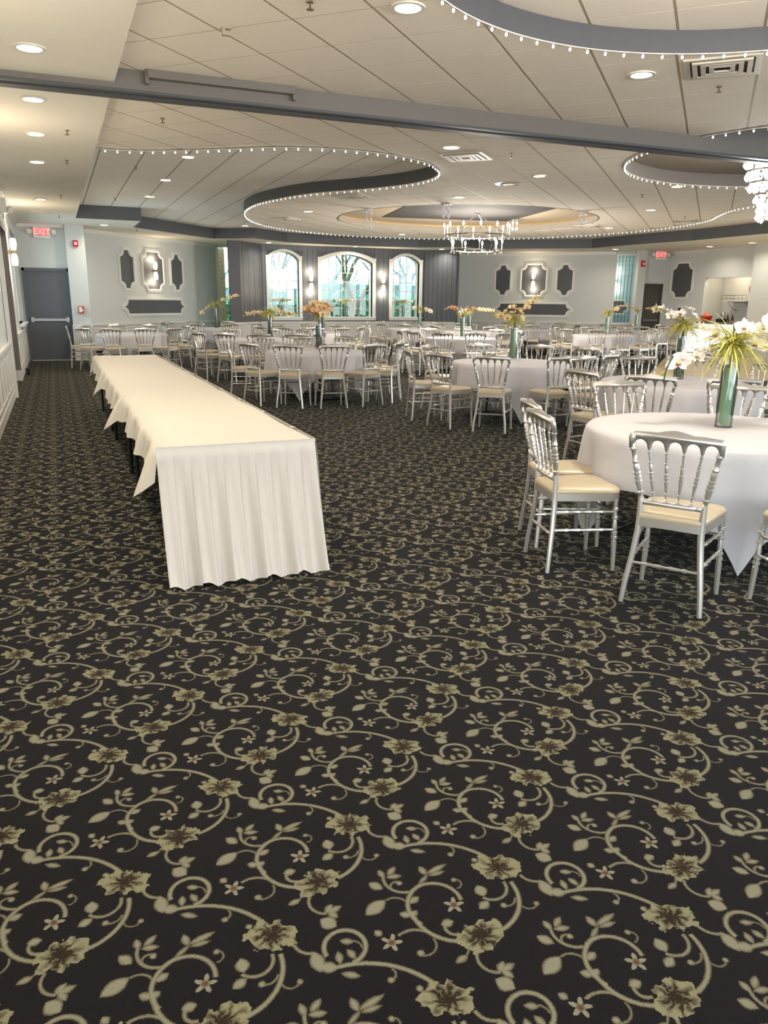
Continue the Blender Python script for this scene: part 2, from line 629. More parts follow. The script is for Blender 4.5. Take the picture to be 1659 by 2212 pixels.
    rag = b.v('MULTIPLY', b.v('SUBTRACT', nf.outputs['Color'], (0.5, 0.5, 0.5)), (0.045, 0.045, 0))
    q1f, q3f = b.v('ADD', q1, rag), b.v('ADD', q3, rag)
    fA, LA, tA = flower(q1f, G1, 0.006, -0.004, 0.054, 0.011, 2, 0.9, 0.006, 7)
    fB, LB, tB = flower(q3f, G3, -0.158, -0.202, 0.053, 0.010, 2, -0.5, 0.006, 7)
    s1, L1, t1 = flower(q2, G2, -0.1753, -0.0860, 0.019, 0.009, 5, 0.3, 0.0, 1)
    s2, L2, t2 = flower(q2, G2, -0.3785, -0.1390, 0.019, 0.009, 5, 1.2, 0.0, 1)
    vine = mn(D)
    flo = mn([fA, fB])
    sml = mn([s1, s2])
    allp = mn([vine, flo, sml])

    def soft(d, w=0.003):
        x = b.m('MULTIPLY_ADD', d, -1.0 / w, 0.5)
        x.node.use_clamp = True
        return x
    base = lin((22, 19, 20))
    vinec = lin((116, 113, 95))
    petal = lin((116, 112, 87))
    edge = lin((90, 84, 66))
    # petals shade towards a dark brown heart, radial streaks
    heart = mn([b.m('SUBTRACT', LA, b.m('MULTIPLY_ADD', b.m('SINE', b.m('MULTIPLY', tA, 9.0)), 0.011, 0.034)),
                b.m('SUBTRACT', LB, b.m('MULTIPLY_ADD', b.m('SINE', b.m('MULTIPLY', tB, 9.0)), 0.011, 0.035))])
    hm = soft(heart, 0.030)
    sh = soft(mn([b.m('SUBTRACT', L1, 0.009), b.m('SUBTRACT', L2, 0.009)]), 0.006)
    fc = b.mix(hm, petal, lin((40, 30, 20)))
    sc_ = b.mix(sh, vinec, lin((80, 60, 42)))
    # vine: a slightly darker rim
    vc = b.mix(soft(b.m('ADD', vine, 0.0035), 0.004), edge, vinec)
    c = b.mix(soft(vine), base, vc)
    c = b.mix(soft(sml), c, sc_)
    c = b.mix(soft(flo), c, fc)
    n2 = b.new('ShaderNodeTexNoise')
    n2.inputs['Scale'].default_value = 700
    n2.inputs['Detail'].default_value = 1
    b.l.new(pos, n2.inputs['Vector'])
    var = b.m('MULTIPLY_ADD', n2.outputs['Fac'], 0.7, 0.65)
    c = b.v('SCALE', c)
    sn = c.node
    b.l.new(var, sn.inputs['Scale'])
    b.l.new(c, p.inputs['Base Color'])
    p.inputs['Roughness'].default_value = 0.95
    p.inputs['Specular IOR Level'].default_value = 0.04
    p.inputs['Sheen Weight'].default_value = 0.04
    p.inputs['Sheen Roughness'].default_value = 0.5
    bp = b.new('ShaderNodeBump')
    bp.inputs['Strength'].default_value = 0.5
    bp.inputs['Distance'].default_value = 0.003
    b.l.new(n2.outputs['Fac'], bp.inputs['Height'])
    b.l.new(bp.outputs[0], p.inputs['Normal'])
    return m


M['carpet'] = carpet_material()

# ---------------------------------------------------------------- room shell
Z_SOF, Z_LOW, Z_UP = 3.33, 3.44, 3.62
S2 = math.sqrt(2)
RAIL = 0.887

mb = MB()
mb.box(-2.2, 24.0, -5.0, 27.3, -0.12, 0.0)
floor = struct('floor', mb, M['carpet'], 'black carpet with olive scrolling vines and leaf flowers', 'carpet floor')

# dance floor, laid on the carpet at 45 degrees: square boards
dfo = thing('dance_floor', 'pale tan parquet dance floor on the right beyond the second table', 'dance floor', (12.3, 13.9, 0), PI / 4, None, 'structure')
bd = MB().box(0.004, 0.906, -0.906, -0.004, 0, 0.014).mesh('board', M['parquet'])
edge = [(0, 0)]
for i in range(9):
    for j in range(10):
        put('board', bd, dfo, (i * 0.91, -j * 0.91, 0.001))
MB().box(-0.06, 8.19, 0.0, 0.05, 0, 0.015).build('edge_ramp', M['parquet'], dfo)


def wall_frame(p0, d):
    """f(t, z, depth): along unit direction d from p0, depth towards the room's outside is negative of the left normal"""
    dx, dy = d
    return lambda t, z, k: (p0[0] + dx * t - dy * k, p0[1] + dy * t + dx * k, z)


def wall_boxes(name, f, L, z1, openings, th, m, label, cat='wall'):
    """wall along f with rectangular openings [(t0,t1,z0,z1)], thickness th behind the face"""
    mb = MB()
    ts = sorted({0.0, L} | {o[0] for o in openings} | {o[1] for o in openings})
    for a, c in zip(ts, ts[1:]):
        blocks = sorted([(o[2], o[3]) for o in openings if o[0] <= a + 1e-6 and o[1] >= c - 1e-6])
        z = 0.0
        for q0, q1 in blocks + [(z1, z1)]:
            if q0 - z > 1e-4:
                mb.prism([(a, z), (c, z), (c, q0), (a, q0)], f, 0, th)
            z = max(z, q1)
    return struct(name, mb, m, label, cat)


def rail_and_base(parent, f, t0, t1, gaps=(), panels=True, base_h=0.13):
    segs, t = [], t0
    for g0, g1 in sorted(gaps):
        if g0 > t:
            segs.append((t, g0))
        t = max(t, g1)
    if t < t1:
        segs.append((t, t1))
    for a, c in segs:
        if c - a < 0.03:
            continue
        # white wainscot sheet, chair rail with a small profile, baseboard
        MB().prism([(a, 0), (c, 0), (c, RAIL - 0.05), (a, RAIL - 0.05)], f, -0.012, 0.0).build('wainscot_sheet', M['wains'], parent)
        mb = MB()
        mb.prism([(a, RAIL - 0.055), (c, RAIL - 0.055), (c, RAIL - 0.03), (a, RAIL - 0.03)], f, -0.03, 0)
        mb.prism([(a, RAIL - 0.03), (c, RAIL - 0.03), (c, RAIL), (a, RAIL)], f, -0.055, 0)
        mb.prism([(a, RAIL - 0.12), (c, RAIL - 0.12), (c, RAIL - 0.10), (a, RAIL - 0.10)], f, -0.022, 0)
        mb.build('chair_rail', M['trim'], parent)
        mb = MB()
        mb.prism([(a, 0), (c, 0), (c, base_h), (a, base_h)], f, -0.024, 0)
        mb.prism([(a, base_h), (c, base_h), (c, base_h + 0.02), (a, base_h + 0.02)], f, -0.016, 0)
        mb.build('baseboard', M['trim'], parent)
        if panels:
            n = max(1, int((c - a) / 0.62))
            w = (c - a) / n
            for i in range(n):
                x0, x1 = a + i * w + 0.07, a + (i + 1) * w - 0.07
                if x1 - x0 < 0.12:
                    continue
                o = [(x0, base_h + 0.08), (x1, base_h + 0.08), (x1, RAIL - 0.17), (x0, RAIL - 0.17)]
                q = [(x0 + .022, base_h + 0.102), (x1 - .022, base_h + 0.102), (x1 - .022, RAIL - 0.192), (x0 + .022, RAIL - 0.192)]
                MB().ring(o, q, f, -0.026, -0.012).build('panel_moulding', M['trim'], parent)


def crown(parent, f, t0, t1, z=Z_SOF):
    mb = MB()
    for k, h, d in ((0, 0.03, 0.085), (0.03, 0.03, 0.06), (0.06, 0.035, 0.032)):
        mb.prism([(t0, z - k - h), (t1, z - k - h), (t1, z - k), (t0, z - k)], f, -d, 0)
    mb.build('crown_moulding', M['trim'], parent)


# left wall X=-0.72 (room on its right): t runs with Y from -4
fL = lambda t, z, k: (-0.72 - k, t, z)
wl = wall_boxes('wall_left', fL, 22.0, Z_SOF, [(13.9, 16.75, 0.0, 2.75), (19.0, 21.7, 1.0, 3.0)], 0.14, M['wall'],
                'pale grey left wall with white wainscot running down to the exit')
rail_and_base(wl, fL, 0.0, 13.78)
rail_and_base(wl, fL, 16.85, 22.0)
crown(wl, fL, 0.0, 22.0)
# lobby behind the doorway in the left wall: dark jamb facing the camera
mb = MB()
mb.box(-2.0, -0.70, 16.70, 16.748, 0, Z_SOF)
jw = struct('wall_lobby', mb, M['beam'], 'dark taupe return wall inside the left doorway', 'wall')
MB().box(-2.0, -0.68, 16.67, 16.70, 0, 0.2).build('baseboard', M['trim'], jw)
MB().box(-0.862, -0.70, 16.748, 16.80, 0, Z_SOF - 0.1).build('jamb_return', M['beam'], jw)
mb = MB()
mb.box(-2.05, -1.95, 13.5, 16.9, 0, Z_SOF)
mb.box(-2.0, -0.72, 13.62, 13.76, 0, Z_SOF)
struct('wall_lobby_end', mb, M['beam'], 'dark wall at the end of the lobby behind the left doorway', 'wall')
mb = MB()
mb.box(-0.75, -0.66, 13.78, 13.9, 0, 2.85)
mb.box(-0.75, -0.66, 13.78, 16.69, 2.75, 2.87)
struct('trim_1', mb, M['trim'], 'white casing round the doorway in the left wall', 'door casing')
# window in the left wall beside the exit
w4 = thing('window_4', 'bright side window in the left wall next to the grey exit door', 'window', (0, 0, 0), 0, None, 'structure')
MB().box(-0.90, -0.62, 18.95, 21.75, 0.955, 1.0).build('window_sill', M['trim'], w4)
mb = MB()
mb.box(-0.86, -0.80, 19.0, 19.06, 1.0, 3.0).box(-0.86, -0.80, 21.64, 21.7, 1.0, 3.0).box(-0.86, -0.80, 19.0, 21.7, 2.94, 3.0)
mb.build('window_frame', M['trim'], w4)
MB().box(-0.835, -0.829, 19.06, 21.64, 1.0, 2.94).build('pane', M['pane'], w4)

# door wall at Y=22 and pillar
fD = lambda t, z, k: (t, 22.0 + k, z)
fD2 = lambda t, z, k: (-0.72 + t, 22.0 + k, z)
wb = wall_boxes('wall_exit', fD2, 1.2, Z_SOF, [(0.06, 1.16, 0, 2.29)], 0.14, M['wall'], 'daylit wall above and around the grey exit door')
mb = MB()
mb.prism([(-0.72, Z_SOF - .07), (0.4, Z_SOF - .07), (0.4, Z_SOF), (-0.72, Z_SOF)], fD, -0.05, 0)
mb.build('crown_moulding', M['trim'], wb)
mb = MB()
mb.box(0.42, 0.87, 21.86, 22.95, 0, Z_SOF)
pl = struct('pillar', mb, M['wall'], 'pale blue grey pillar between exit door and panelled wall', 'pillar')
MB().box(0.40, 0.89, 21.83, 21.86, 0, 0.2).build('baseboard', M['trim'], pl)
mb = MB()
mb.box(0.40, 0.89, 21.80, 21.86, RAIL - 0.06, RAIL + 0.02).box(0.40, 0.89, 21.83, 21.86, RAIL - 0.12, RAIL - 0.06)
mb.build('chair_rail', M['trim'], pl)
MB().box(0.40, 0.88, 21.84, 21.86, 0.2, RAIL - 0.12).build('wainscot_sheet', M['wains'], pl)
MB().box(0.415, 0.875, 21.845, 21.86, 1.17, 1.19).build('ledge', M['wall'], pl)

d1 = thing('door_1', 'slate grey exit door with a push bar at the end of the left corridor', 'door', (0, 0, 0), 0, None, 'structure')
mb = MB()
mb.box(-0.66, -0.60, 21.95, 22.1, 0, 2.29).box(0.38, 0.44, 21.95, 22.1, 0, 2.29).box(-0.66, 0.44, 21.95, 22.1, 2.22, 2.29)
mb.build('door_frame', M['door'], d1)
MB().box(-0.60, 0.38, 21.99, 22.04, 0.03, 2.22).build('door_leaf', M['door'], d1)
mb = MB()
mb.box(-0.55, 0.33, 21.90, 21.94, 1.0, 1.06).box(-0.56, -0.48, 21.93, 21.99, 0.97, 1.09).box(0.27, 0.35, 21.93, 21.99, 0.97, 1.09)
mb.build('push_bar', M['steel'], d1)
MB().box(-0.62, 0.40, 21.93, 22.1, 0.0, 0.03).build('threshold', M['steel'], d1)

# left accent wall, 45 degrees, and its mirror on the right
pA, dA = (0.87, 22.87), (1 / S2, 1 / S2)
fA_ = wall_frame(pA, dA)
wa = wall_boxes('wall_accent_left', fA_, 6.12, Z_SOF, [], 0.14, M['wall'], 'angled grey wall with white framed panels left of the dark bay')
rail_and_base(wa, fA_, 0.0, 6.12)
crown(wa, fA_, 0.0, 6.12)
pB, dB = (13.3, 28.1), (1 / S2, -1 / S2)
fB_ = wall_frame(pB, dB)
wr = wall_boxes('wall_accent_right', fB_, 7.15, Z_SOF, [], 0.14, M['wall'], 'angled grey wall with white framed panels right of the dark bay')
rail_and_base(wr, fB_, 0.0, 7.15)
crown(wr, fB_, 0.0, 7.15)


# ---- window bay (dark planks), window openings
BY = 25.8
WIN = [(6.51, 7.73), (8.30, 10.37), (10.90, 12.15)]
bay = MB()
bay.box(6.3, 12.35, BY + 0.02, BY + 0.14, 0, 0.93)
for a, c in ((6.3, 6.60), (7.63, 8.40), (10.27, 11.0), (12.05, 12.35)):
    bay.box(a, c, BY + 0.02, BY + 0.14, 0.93, Z_SOF)
bay.box(6.3, 12.35, BY + 0.02, BY + 0.14, 3.17, Z_SOF)
# arch spandrels
def arch(x0, x1, zs, zt, n=18):
    c = (x0 + x1) / 2
    hw = (x1 - x0) / 2
    h = zt - zs
    R = (hw * hw + h * h) / (2 * h)
    a = math.asin(min(1, hw / R))
    return [(c + R * math.sin(-a + 2 * a * i / n), zt - R + R * math.cos(-a + 2 * a * i / n)) for i in range(n + 1)]
fW = lambda t, z, k: (t, BY + k, z)
for a, c in WIN:
    ar = arch(a + 0.1, c - 0.1, 2.87 if c - a < 1.5 else 2.82, 3.10 if c - a < 1.5 else 3.08)
    top = [(p[0], 3.18) for p in ar]
    for i in range(len(ar) - 1):
        bay.prism([ar[i], ar[i + 1], top[i + 1], top[i]], fW, 0.02, 0.14)
bw = struct('wall_bay', bay, M['dark'], 'charcoal plank clad wall of the window bay', 'wall')
PW = 0.172


def planks(f, L, holes, parent, z0=0.90, z1=Z_SOF):
    n = max(1, round(L / PW))
    w = L / n
    for i in range(n):
        a, c = i * w, (i + 1) * w
        spans = [(z0, z1)]
        for h0, h1, q0, q1 in holes:
            if h0 < c - 0.01 and h1 > a + 0.01:
                if h0 <= a + 0.05 and h1 >= c - 0.05 or h0 < (a + c) / 2 < h1:
                    spans = [(z0, q0), (q1, z1)]
        for s0, s1 in spans:
            if s1 - s0 > 0.03:
                MB().prism([(a + .004, s0), (c - .004, s0), (c - .004, s1), (a + .004, s1)], f, -0.0 - 0.004 * (i % 2), 0.02).build('plank', M['plank'], parent)


fW2 = lambda t, z, k: (6.39 + t, BY + k, z)
planks(fW2, 5.83, [(a - 6.39, c - 6.39, 0.95, 3.16) for a, c in WIN], bw)
rail_and_base(bw, fW2, 0, 5.83, panels=False)
# splayed cheeks of the bay
fC1 = wall_frame((5.46, 24.87), (1 / S2, 1 / S2))
fC2 = wall_frame((12.22, 25.8), (1 / S2, -1 / S2))
for nm, f, L, lab in (('wall_bay_left', fC1, 1.31, 'splayed charcoal plank cheek on the left of the window bay'),
                      ('wall_bay_right', fC2, 1.22, 'splayed charcoal plank cheek on the right of the window bay')):
    mb = MB()
    mb.prism([(0, 0), (L, 0), (L, Z_SOF), (0, Z_SOF)], f, 0.02, 0.12)
    o = struct(nm, mb, M['dark'], lab, 'wall')
    planks(f, L, [], o)
    rail_and_base(o, f, 0, L, panels=False)
mb = MB()
mb.box(5.11, 5.46, 24.85, 24.98, 0.86, Z_SOF)
o = struct('wall_bay_pier', mb, M['dark'], 'dark pier between the bay and the tall side window', 'wall')
MB().box(5.09, 5.47, 24.82, 24.98, 0, 0.86).build('wainscot_sheet', M['wains'], o)
MB().box(5.07, 5.49, 24.79, 24.86, 0.83, RAIL).build('chair_rail', M['trim'], o)
mb = MB()
mb.box(13.06, 13.17, 24.94, 28.0, 0.0, Z_SOF)
struct('wall_bay_pier_right', mb, M['dark'], 'dark end of the bay beside the right panelled wall', 'wall')

# tall side window between left accent wall and pier
w5 = thing('window_5', 'tall narrow side window showing a brick pier outside', 'window', (0, 0, 0), 0, None, 'structure')
mb = MB()
mb.box(5.16, 5.24, 27.15, 27.25, 0.0, Z_SOF).box(5.24, 6.6, 27.15, 27.25, 1.24, 1.29).box(5.24, 6.6, 27.15, 27.25, 0.0, 0.1).box(5.24, 6.6, 27.15, 27.25, Z_SOF - 0.06, Z_SOF).box(6.55, 6.6, 27.15, 27.25, 0, Z_SOF)
mb.build('window_frame', M['trim'], w5)
MB().box(5.24, 6.55, 27.195, 27.203, 1.29, Z_SOF - .06).build('pane', M['pane'], w5)
MB().box(5.24, 6.55, 27.195, 27.203, 0.1, 1.24).build('pane', M['pane'], w5)

# arched windows
WLAB = ['left arched window of the dark bay, next to the plank cheek', 'wide middle arched window of the dark bay', 'right arched window of the dark bay, tree trunk outside']
for k, (a, c) in enumerate(WIN):
    w = thing('window_%d' % (k + 1), WLAB[k], 'window', (0, 0, 0), 0, None, 'structure')
    big = c - a > 1.5
    zs, zt = (2.82, 3.085) if big else (2.87, 3.105)
    ia, ic = a + 0.1, c - 0.1
    arin = arch(ia, ic, zs, zt)
    arout = arch(a + 0.06, c - 0.06, 2.97, 3.19)
    inner = [(ia, 1.04)] + arin + [(ic, 1.04)]
    outer = [(a, 0.93)] + [(a if i == 0 else c if i == len(arout) - 1 else p[0], p[1]) for i, p in enumerate(arout)] + [(c, 0.93)]
    MB().ring(outer, inner, fW, -0.045, 0.03).build('casing', M['trim'], w)
    mb = MB()
    for x in (a, c - 0.06):
        mb.box(x - 0.01, x + 0.07, BY - 0.055, BY, 2.92, 2.985)
    mb.build('casing_ear', M['trim'], w)
    rv = MB()
    n = len(inner)
    out2 = [((x - (ia + ic) / 2) * 1.02 + (ia + ic) / 2, z + (0.012 if z > 2 else -0.012)) for x, z in inner]
    rv.ring(out2, inner, fW, 0.03, 0.34)
    rv.build('reveal', M['trim'], w)
    MB().box(a - 0.02, c + 0.02, BY - 0.07, BY + 0.3, 1.015, 1.045).build('window_sill', M['trim'], w)
    xs = [8.79, 9.24, 9.69] if big else [a + 0.28, a + 0.53, a + 0.78]
    hs = [1.33, 1.63, 1.92, 2.21, 2.50]
    GY = 0.30
    for x in xs:
        zt_x = min((p[1] for p in arin if abs(p[0] - x) < 0.08), default=zt)
        MB().prism([(x - .012, 1.04), (x + .012, 1.04), (x + .012, zt_x), (x - .012, zt_x)], fW, GY - .015, GY + .015).build('muntin', M['trim'], w)
    for h in hs:
        MB().prism([(ia, h - .012), (ic, h - .012), (ic, h + .012), (ia, h + .012)], fW, GY - .014, GY + .014).build('muntin', M['trim'], w)
    arc_pts = [(ia, zs - 0.02), (xs[0], zs - 0.12), ((ia + ic) / 2, zs - 0.06), (xs[2], zs - 0.12), (ic, zs - 0.02)]
    MB().tube([fW(x, z, GY) for x, z in spline(arc_pts, 0.1)], 0.013, 4).build('muntin', M['trim'], w)
    xx = [ia] + xs + [ic]
    zz = [1.04] + hs + [zt + 0.01]
    for i in range(4):
        for j in range(6):
            pg = clip_poly(inner, xx[i] + .005, xx[i + 1] - .005, zz[j] + .005, zz[j + 1] - .005)
            if len(pg) > 2:
                MB().prism(pg, fW, GY - .003, GY + .003).build('pane', M['pane'], w)

# ---- right side: glazed screen, exit door, plaque wall, bar opening
w6 = thing('window_6', 'glazed screen with thin dark bars beside the right exit', 'glass screen', (0, 0, 0), 0, None, 'structure')
fS = wall_frame((18.36, 23.04), (1 / S2, -1 / S2))
LS = 0.70
mb = MB()
mb.ring([(0, 0.86), (LS, 0.86), (LS, 3.25), (0, 3.25)], [(0.03, 0.93), (LS - .05, 0.93), (LS - .05, 3.2), (0.03, 3.2)], fS, -0.03, 0.06)
mb.build('window_frame', M['trim'], w6)
MB().prism([(0.03, 0.93), (LS - .05, 0.93), (LS - .05, 3.2), (0.03, 3.2)], fS, 0.02, 0.026).build('pane', M['pane'], w6)
for i in range(5):
    t = 0.10 + i * 0.115
    MB().prism([(t, 0.93), (t + .014, 0.93), (t + .014, 3.2), (t, 3.2)], fS, -0.004, 0.012).build('glazing_bar', M['black'], w6)
mb = MB()
mb.prism([(0, 0), (LS, 0), (LS, 0.86), (0, 0.86)], fS, 0, 0.1)
mb.prism([(0, 3.25), (LS, 3.25), (LS, Z_SOF), (0, Z_SOF)], fS, 0, 0.1)
o = struct('wall_screen', mb, M['wall'], 'low wall under the glazed screen', 'wall')
# daylit porch wall behind the screen
mb = MB()
fP = wall_frame((19.4, 25.2), (1 / S2, -1 / S2))
mb.prism([(-2, 0), (3.2, 0), (3.2, 3.6), (-2, 3.6)], fP, 0, 0.1)
struct('wall_porch', mb, mat('porch_blue_grey', (160, 184, 194), 0.7), 'daylit blue grey porch wall behind the glazed screen', 'wall')
mb = MB()
mb.box(18.53, 18.86, 22.06, 22.2, 0, Z_SOF)
o = struct('pillar_right', mb, M['wall'], 'pale pier with the red fire alarm beside the brown exit door', 'pillar')
MB().box(18.51, 18.87, 22.03, 22.06, 0, 0.2).build('baseboard', M['trim'], o)
fE = lambda t, z, k: (t, 22.2 + k, z)
fE2 = lambda t, z, k: (18.84 + t, 22.2 + k, z)
o = wall_boxes('wall_exit_right', fE2, 1.16, Z_SOF, [(0.05, 0.9, 0, 2.26)], 0.12, M['wall'], 'wall above the brown grey exit door on the right')
d2 = thing('door_2', 'brown grey exit door with push bar at the far right', 'door', (0, 0, 0), 0, None, 'structure')
mb = MB()
mb.box(18.88, 18.92, 22.16, 22.3, 0, 2.26).box(19.70, 19.76, 22.16, 22.3, 0, 2.26).box(18.88, 19.76, 22.16, 22.3, 2.2, 2.26)
mb.build('door_frame', M['door2'], d2)
MB().box(18.92, 19.70, 22.2, 22.24, 0.02, 2.2).build('door_leaf', M['door2'], d2)
MB().box(18.98, 19.62, 22.12, 22.16, 1.0, 1.06).box(18.98, 19.05, 22.15, 22.2, 0.98, 1.08).box(19.56, 19.63, 22.15, 22.2, 0.98, 1.08).build('push_bar', M['steel'], d2)

fR = lambda t, z, k: (20.0 + k, 22.2 - t, z)      # t from Y=22.2 towards the camera
wR = wall_boxes('wall_right', fR, 6.2, Z_SOF, [(1.72, 3.85, 1.03, 2.42)], 0.15, M['wall'], 'right wall with the framed dark panel and the bar hatch')
rail_and_base(wR, fR, 0.0, 1.65)
crown(wR, fR, 0.0, 1.7)
mb = MB()
mb.box(19.72, 20.0, 17.4, 18.33, 0, Z_SOF)
mb.box(20.0, 20.2, 15.0, 17.5, 2.3, Z_SOF)
struct('pillar_bar', mb, M['wall'], 'grey pier at the right end of the bar hatch', 'pillar')
mb = MB()
mb.box(21.15, 21.25, 15.5, 21.6, 0, 2.9)
mb.box(20.15, 21.2, 20.85, 20.95, 0, 2.9)
struct('wall_bar', mb, M['wall'], 'walls of the bar room seen through the hatch', 'wall')
MB_ceil = MB().box(20.16, 21.3, 15.5, 21.0, 2.9, 2.95)
struct('ceiling_bar', MB_ceil, M['soffit'], 'ceiling of the bar room behind the hatch', 'ceiling')

# walls out of view that close the hall (large glazed fronts stay open to the sky)
mb = MB()
for y in (-4.0, -1.0, 2.5, 6.0, 9.5, 13.0):
    mb.box(17.9 + 2.0, 20.1, y, y + 0.2, 0, Z_SOF)
mb.box(19.9, 20.1, -4, 15.0, 0, 0.25)
mb.box(19.9, 20.1, -4, 15.0, 3.0, Z_SOF)
struct('wall_glazed_side', mb, M['trim'], 'glazed front on the right side of the hall with white posts', 'wall')
mb = MB()
for x in (-0.72, 4.0, 9.0, 14.0, 19.8):
    mb.box(x, x + 0.2, -4.2, -4.0, 0, Z_SOF)
mb.box(-0.72, 20, -4.2, -4.0, 3.1, Z_SOF)
struct('wall_glazed_rear', mb, M['trim'], 'glazed rear front of the hall with white posts', 'wall')


# ---------------------------------------------------------------- ceilings
SL = [(0.65, 11.42), (1.0, 11.42), (1.35, 11.3), (1.7, 11.1), (2.0, 10.9), (2.4, 10.6), (2.8, 10.33), (3.25, 10.16), (3.7, 10.1), (4.2, 10.15), (4.6, 10.3), (5.0, 10.52),
      (5.3, 10.85), (5.55, 11.25), (5.68, 11.8), (5.6, 12.4), (5.37, 12.95), (5.0, 13.55), (4.5, 14.3), (4.13, 15.3), (3.95, 16.5), (4.1, 18.0), (4.7, 19.75), (5.75, 21.2), (7.3, 22.2), (9.1, 22.55)]
CX = 9.2
SR = [(2 * CX - x, y) for x, y in reversed(SL)][1:]
S_all = spline(SL + SR, 0.11)
OV_C, OV_R = (9.2, 17.15), 3.03
C1_C, C1_R = (3.78, 3.35), 2.15
C2_C, C2_R = (9.55, 8.0), 2.5
XR = 2 * CX - 0.65
low_outer = [(0.60, -4.2)] + [(0.60, 11.42)] + S_all + [(XR, -4.2)]
ov = circle(OV_C, OV_R, 96, PI / 2)
c1 = circle(C1_C, C1_R, 80, PI / 2)
c2 = circle(C2_C, C2_R, 96, PI / 2)

ceil = thing('ceiling', 'cream tiled lower ceiling with round openings and a curved edge', 'ceiling', (0, 0, 0), 0, None, 'structure')
vs, fs = fill_faces([low_outer, ov, c1, c2], Z_LOW + 0.0012)
vs2, fs2 = fill_faces([low_outer, ov, c1, c2], Z_LOW + 0.03)
mb = MB().add(vs, fs).add(vs2, fs2)
mb.build('ceiling_grid', M['grid'], ceil)


def tile_ceiling(parent, loops, z, rot, size, phase, near, limit, bbox, mname='tile', gu=0.006, gv=0.011):
    """individual lay-in tiles cut to the region (outer loop + holes); rot = grid angle"""
    ca, sa = math.cos(rot), math.sin(rot)
    to = lambda p: (p[0] * ca + p[1] * sa, -p[0] * sa + p[1] * ca)
    back = lambda p: (p[0] * ca - p[1] * sa, p[0] * sa + p[1] * ca)
    vs, fs = fill_faces(loops, 0.0)
    tris = []
    for f in fs:
        t = [to(vs[i]) for i in f]
        tris.append((min(p[0] for p in t), max(p[0] for p in t), min(p[1] for p in t), max(p[1] for p in t), t))
    full = MB().prism([(gu, gv), (size - gu, gv), (size - gu, size - gv), (gu, size - gv)], lambda a, b, d: (a, b, d), 0, 0.016).mesh('tile', M[mname])
    full_area = (size - 2 * gu) * (size - 2 * gv)
    out = []
    i0, i1 = math.floor((min(t[0] for t in tris) - phase[0]) / size), math.ceil((max(t[1] for t in tris) - phase[0]) / size)
    j0, j1 = math.floor((min(t[2] for t in tris) - phase[1]) / size), math.ceil((max(t[3] for t in tris) - phase[1]) / size)
    for i in range(i0, i1):
        for j in range(j0, j1):
            u, v = phase[0] + i * size, phase[1] + j * size
            c = back((u + size / 2, v + size / 2))
            if not (bbox[0] < c[0] < bbox[1] and bbox[2] < c[1] < bbox[3]):
                continue
            pcs, tot = [], 0.0
            for x0, x1, y0, y1, t in tris:
                if x1 < u or x0 > u + size or y1 < v or y0 > v + size:
                    continue
                pg = clip_poly(t, u + gu, u + size - gu, v + gv, v + size - gv)
                if len(pg) > 2 and abs(area(pg)) > 1e-6:
                    pcs.append(pg)
                    tot += abs(area(pg))
            if tot < 0.004:
                continue
            out.append((math.hypot(c[0] - near[0], c[1] - near[1]), u, v, pcs, abs(tot - full_area) < 1e-4))
    out.sort(key=lambda t: t[0])
    rest = bmesh.new()
    for k, (d, u, v, pcs, isfull) in enumerate(out):
        lone = k < limit
        if lone and isfull:
            o = put('ceiling_tile', full, parent)
        else:
            bm = bmesh.new() if lone else rest
            new = []
            for pg in pcs:
                try:
                    if lone:
                        new.append(bm.faces.new([bm.verts.new((a - u, b - v, 0)) for a, b in pg]))
                    else:
                        new.append(bm.faces.new([bm.verts.new(back(p) + (z,)) for p in pg]))
                except ValueError:
                    pass
            if not lone:
                continue
            bmesh.ops.remove_doubles(bm, verts=bm.verts, dist=0.0005)
            bmesh.ops.dissolve_limit(bm, angle_limit=0.02, verts=bm.verts, edges=bm.edges)
            r = bmesh.ops.extrude_face_region(bm, geom=list(bm.faces))
            bmesh.ops.translate(bm, vec=(0, 0, 0.016), verts=[e for e in r['geom'] if isinstance(e, bmesh.types.BMVert)])
            bmesh.ops.recalc_face_normals(bm, faces=bm.faces)
            me = bpy.data.meshes.new('cut_tile')
            bm.to_mesh(me)
            bm.free()
            me.materials.append(M[mname])
            o = put('ceiling_tile', me, parent)
        x, y = back((u, v))
        o.location = (x, y, z)
        o.rotation_euler = (0, 0, rot)
    if rest.faces:
        bmesh.ops.remove_doubles(rest, verts=rest.verts, dist=0.0005)
        me = bpy.data.meshes.new('far_tiles')
        rest.to_mesh(me)
        me.materials.append(M[mname])
        o = put('far_ceiling_tiles', me, parent)
        o['kind'] = 'stuff'
    rest.free()
    return len(out)


# diagonal 2 ft grid: measured line positions on the ceiling plane
tile_ceiling(ceil, [low_outer, ov, c1, c2], Z_LOW, PI / 4, 0.6105, (4.74, 3.535), (0, 0), 298, (-0.2, 14.6, 4.2, 23.2))

# upper ceiling, grid along the hall
up = thing('ceiling_upper', 'higher tiled ceiling, whitened as if window lit, beyond the curved lit edge', 'ceiling', (0, 0, 0), 0, None, 'structure')
MB().box(-0.9, 22, -4.3, 27.35, Z_UP + 0.0012, Z_UP + 0.06).build('ceiling_grid', M['grid'], up)
left_zone = [(0.6, 11.2)] + [p for p in S_all] + [(XR, 11.2), (16.9, 18), (16.6, 20.2), (16.5, 22.3), (14.2, 24.8), (12.7, 24.0), (11.7, 25.1), (9.2, 25.4), (6.9, 25.1), (5.68, 24.0), (4.5, 24.9), (1.9, 22.2), (1.9, 20.3), (0.6, 20.3)]
tile_ceiling(up, [left_zone], Z_UP, 0.0, 0.61, (0.82, 11.0), (1, 6), 260, (0.4, 17.2, 10.0, 25.5), 'tile_up_bright', 0.011, 0.006)

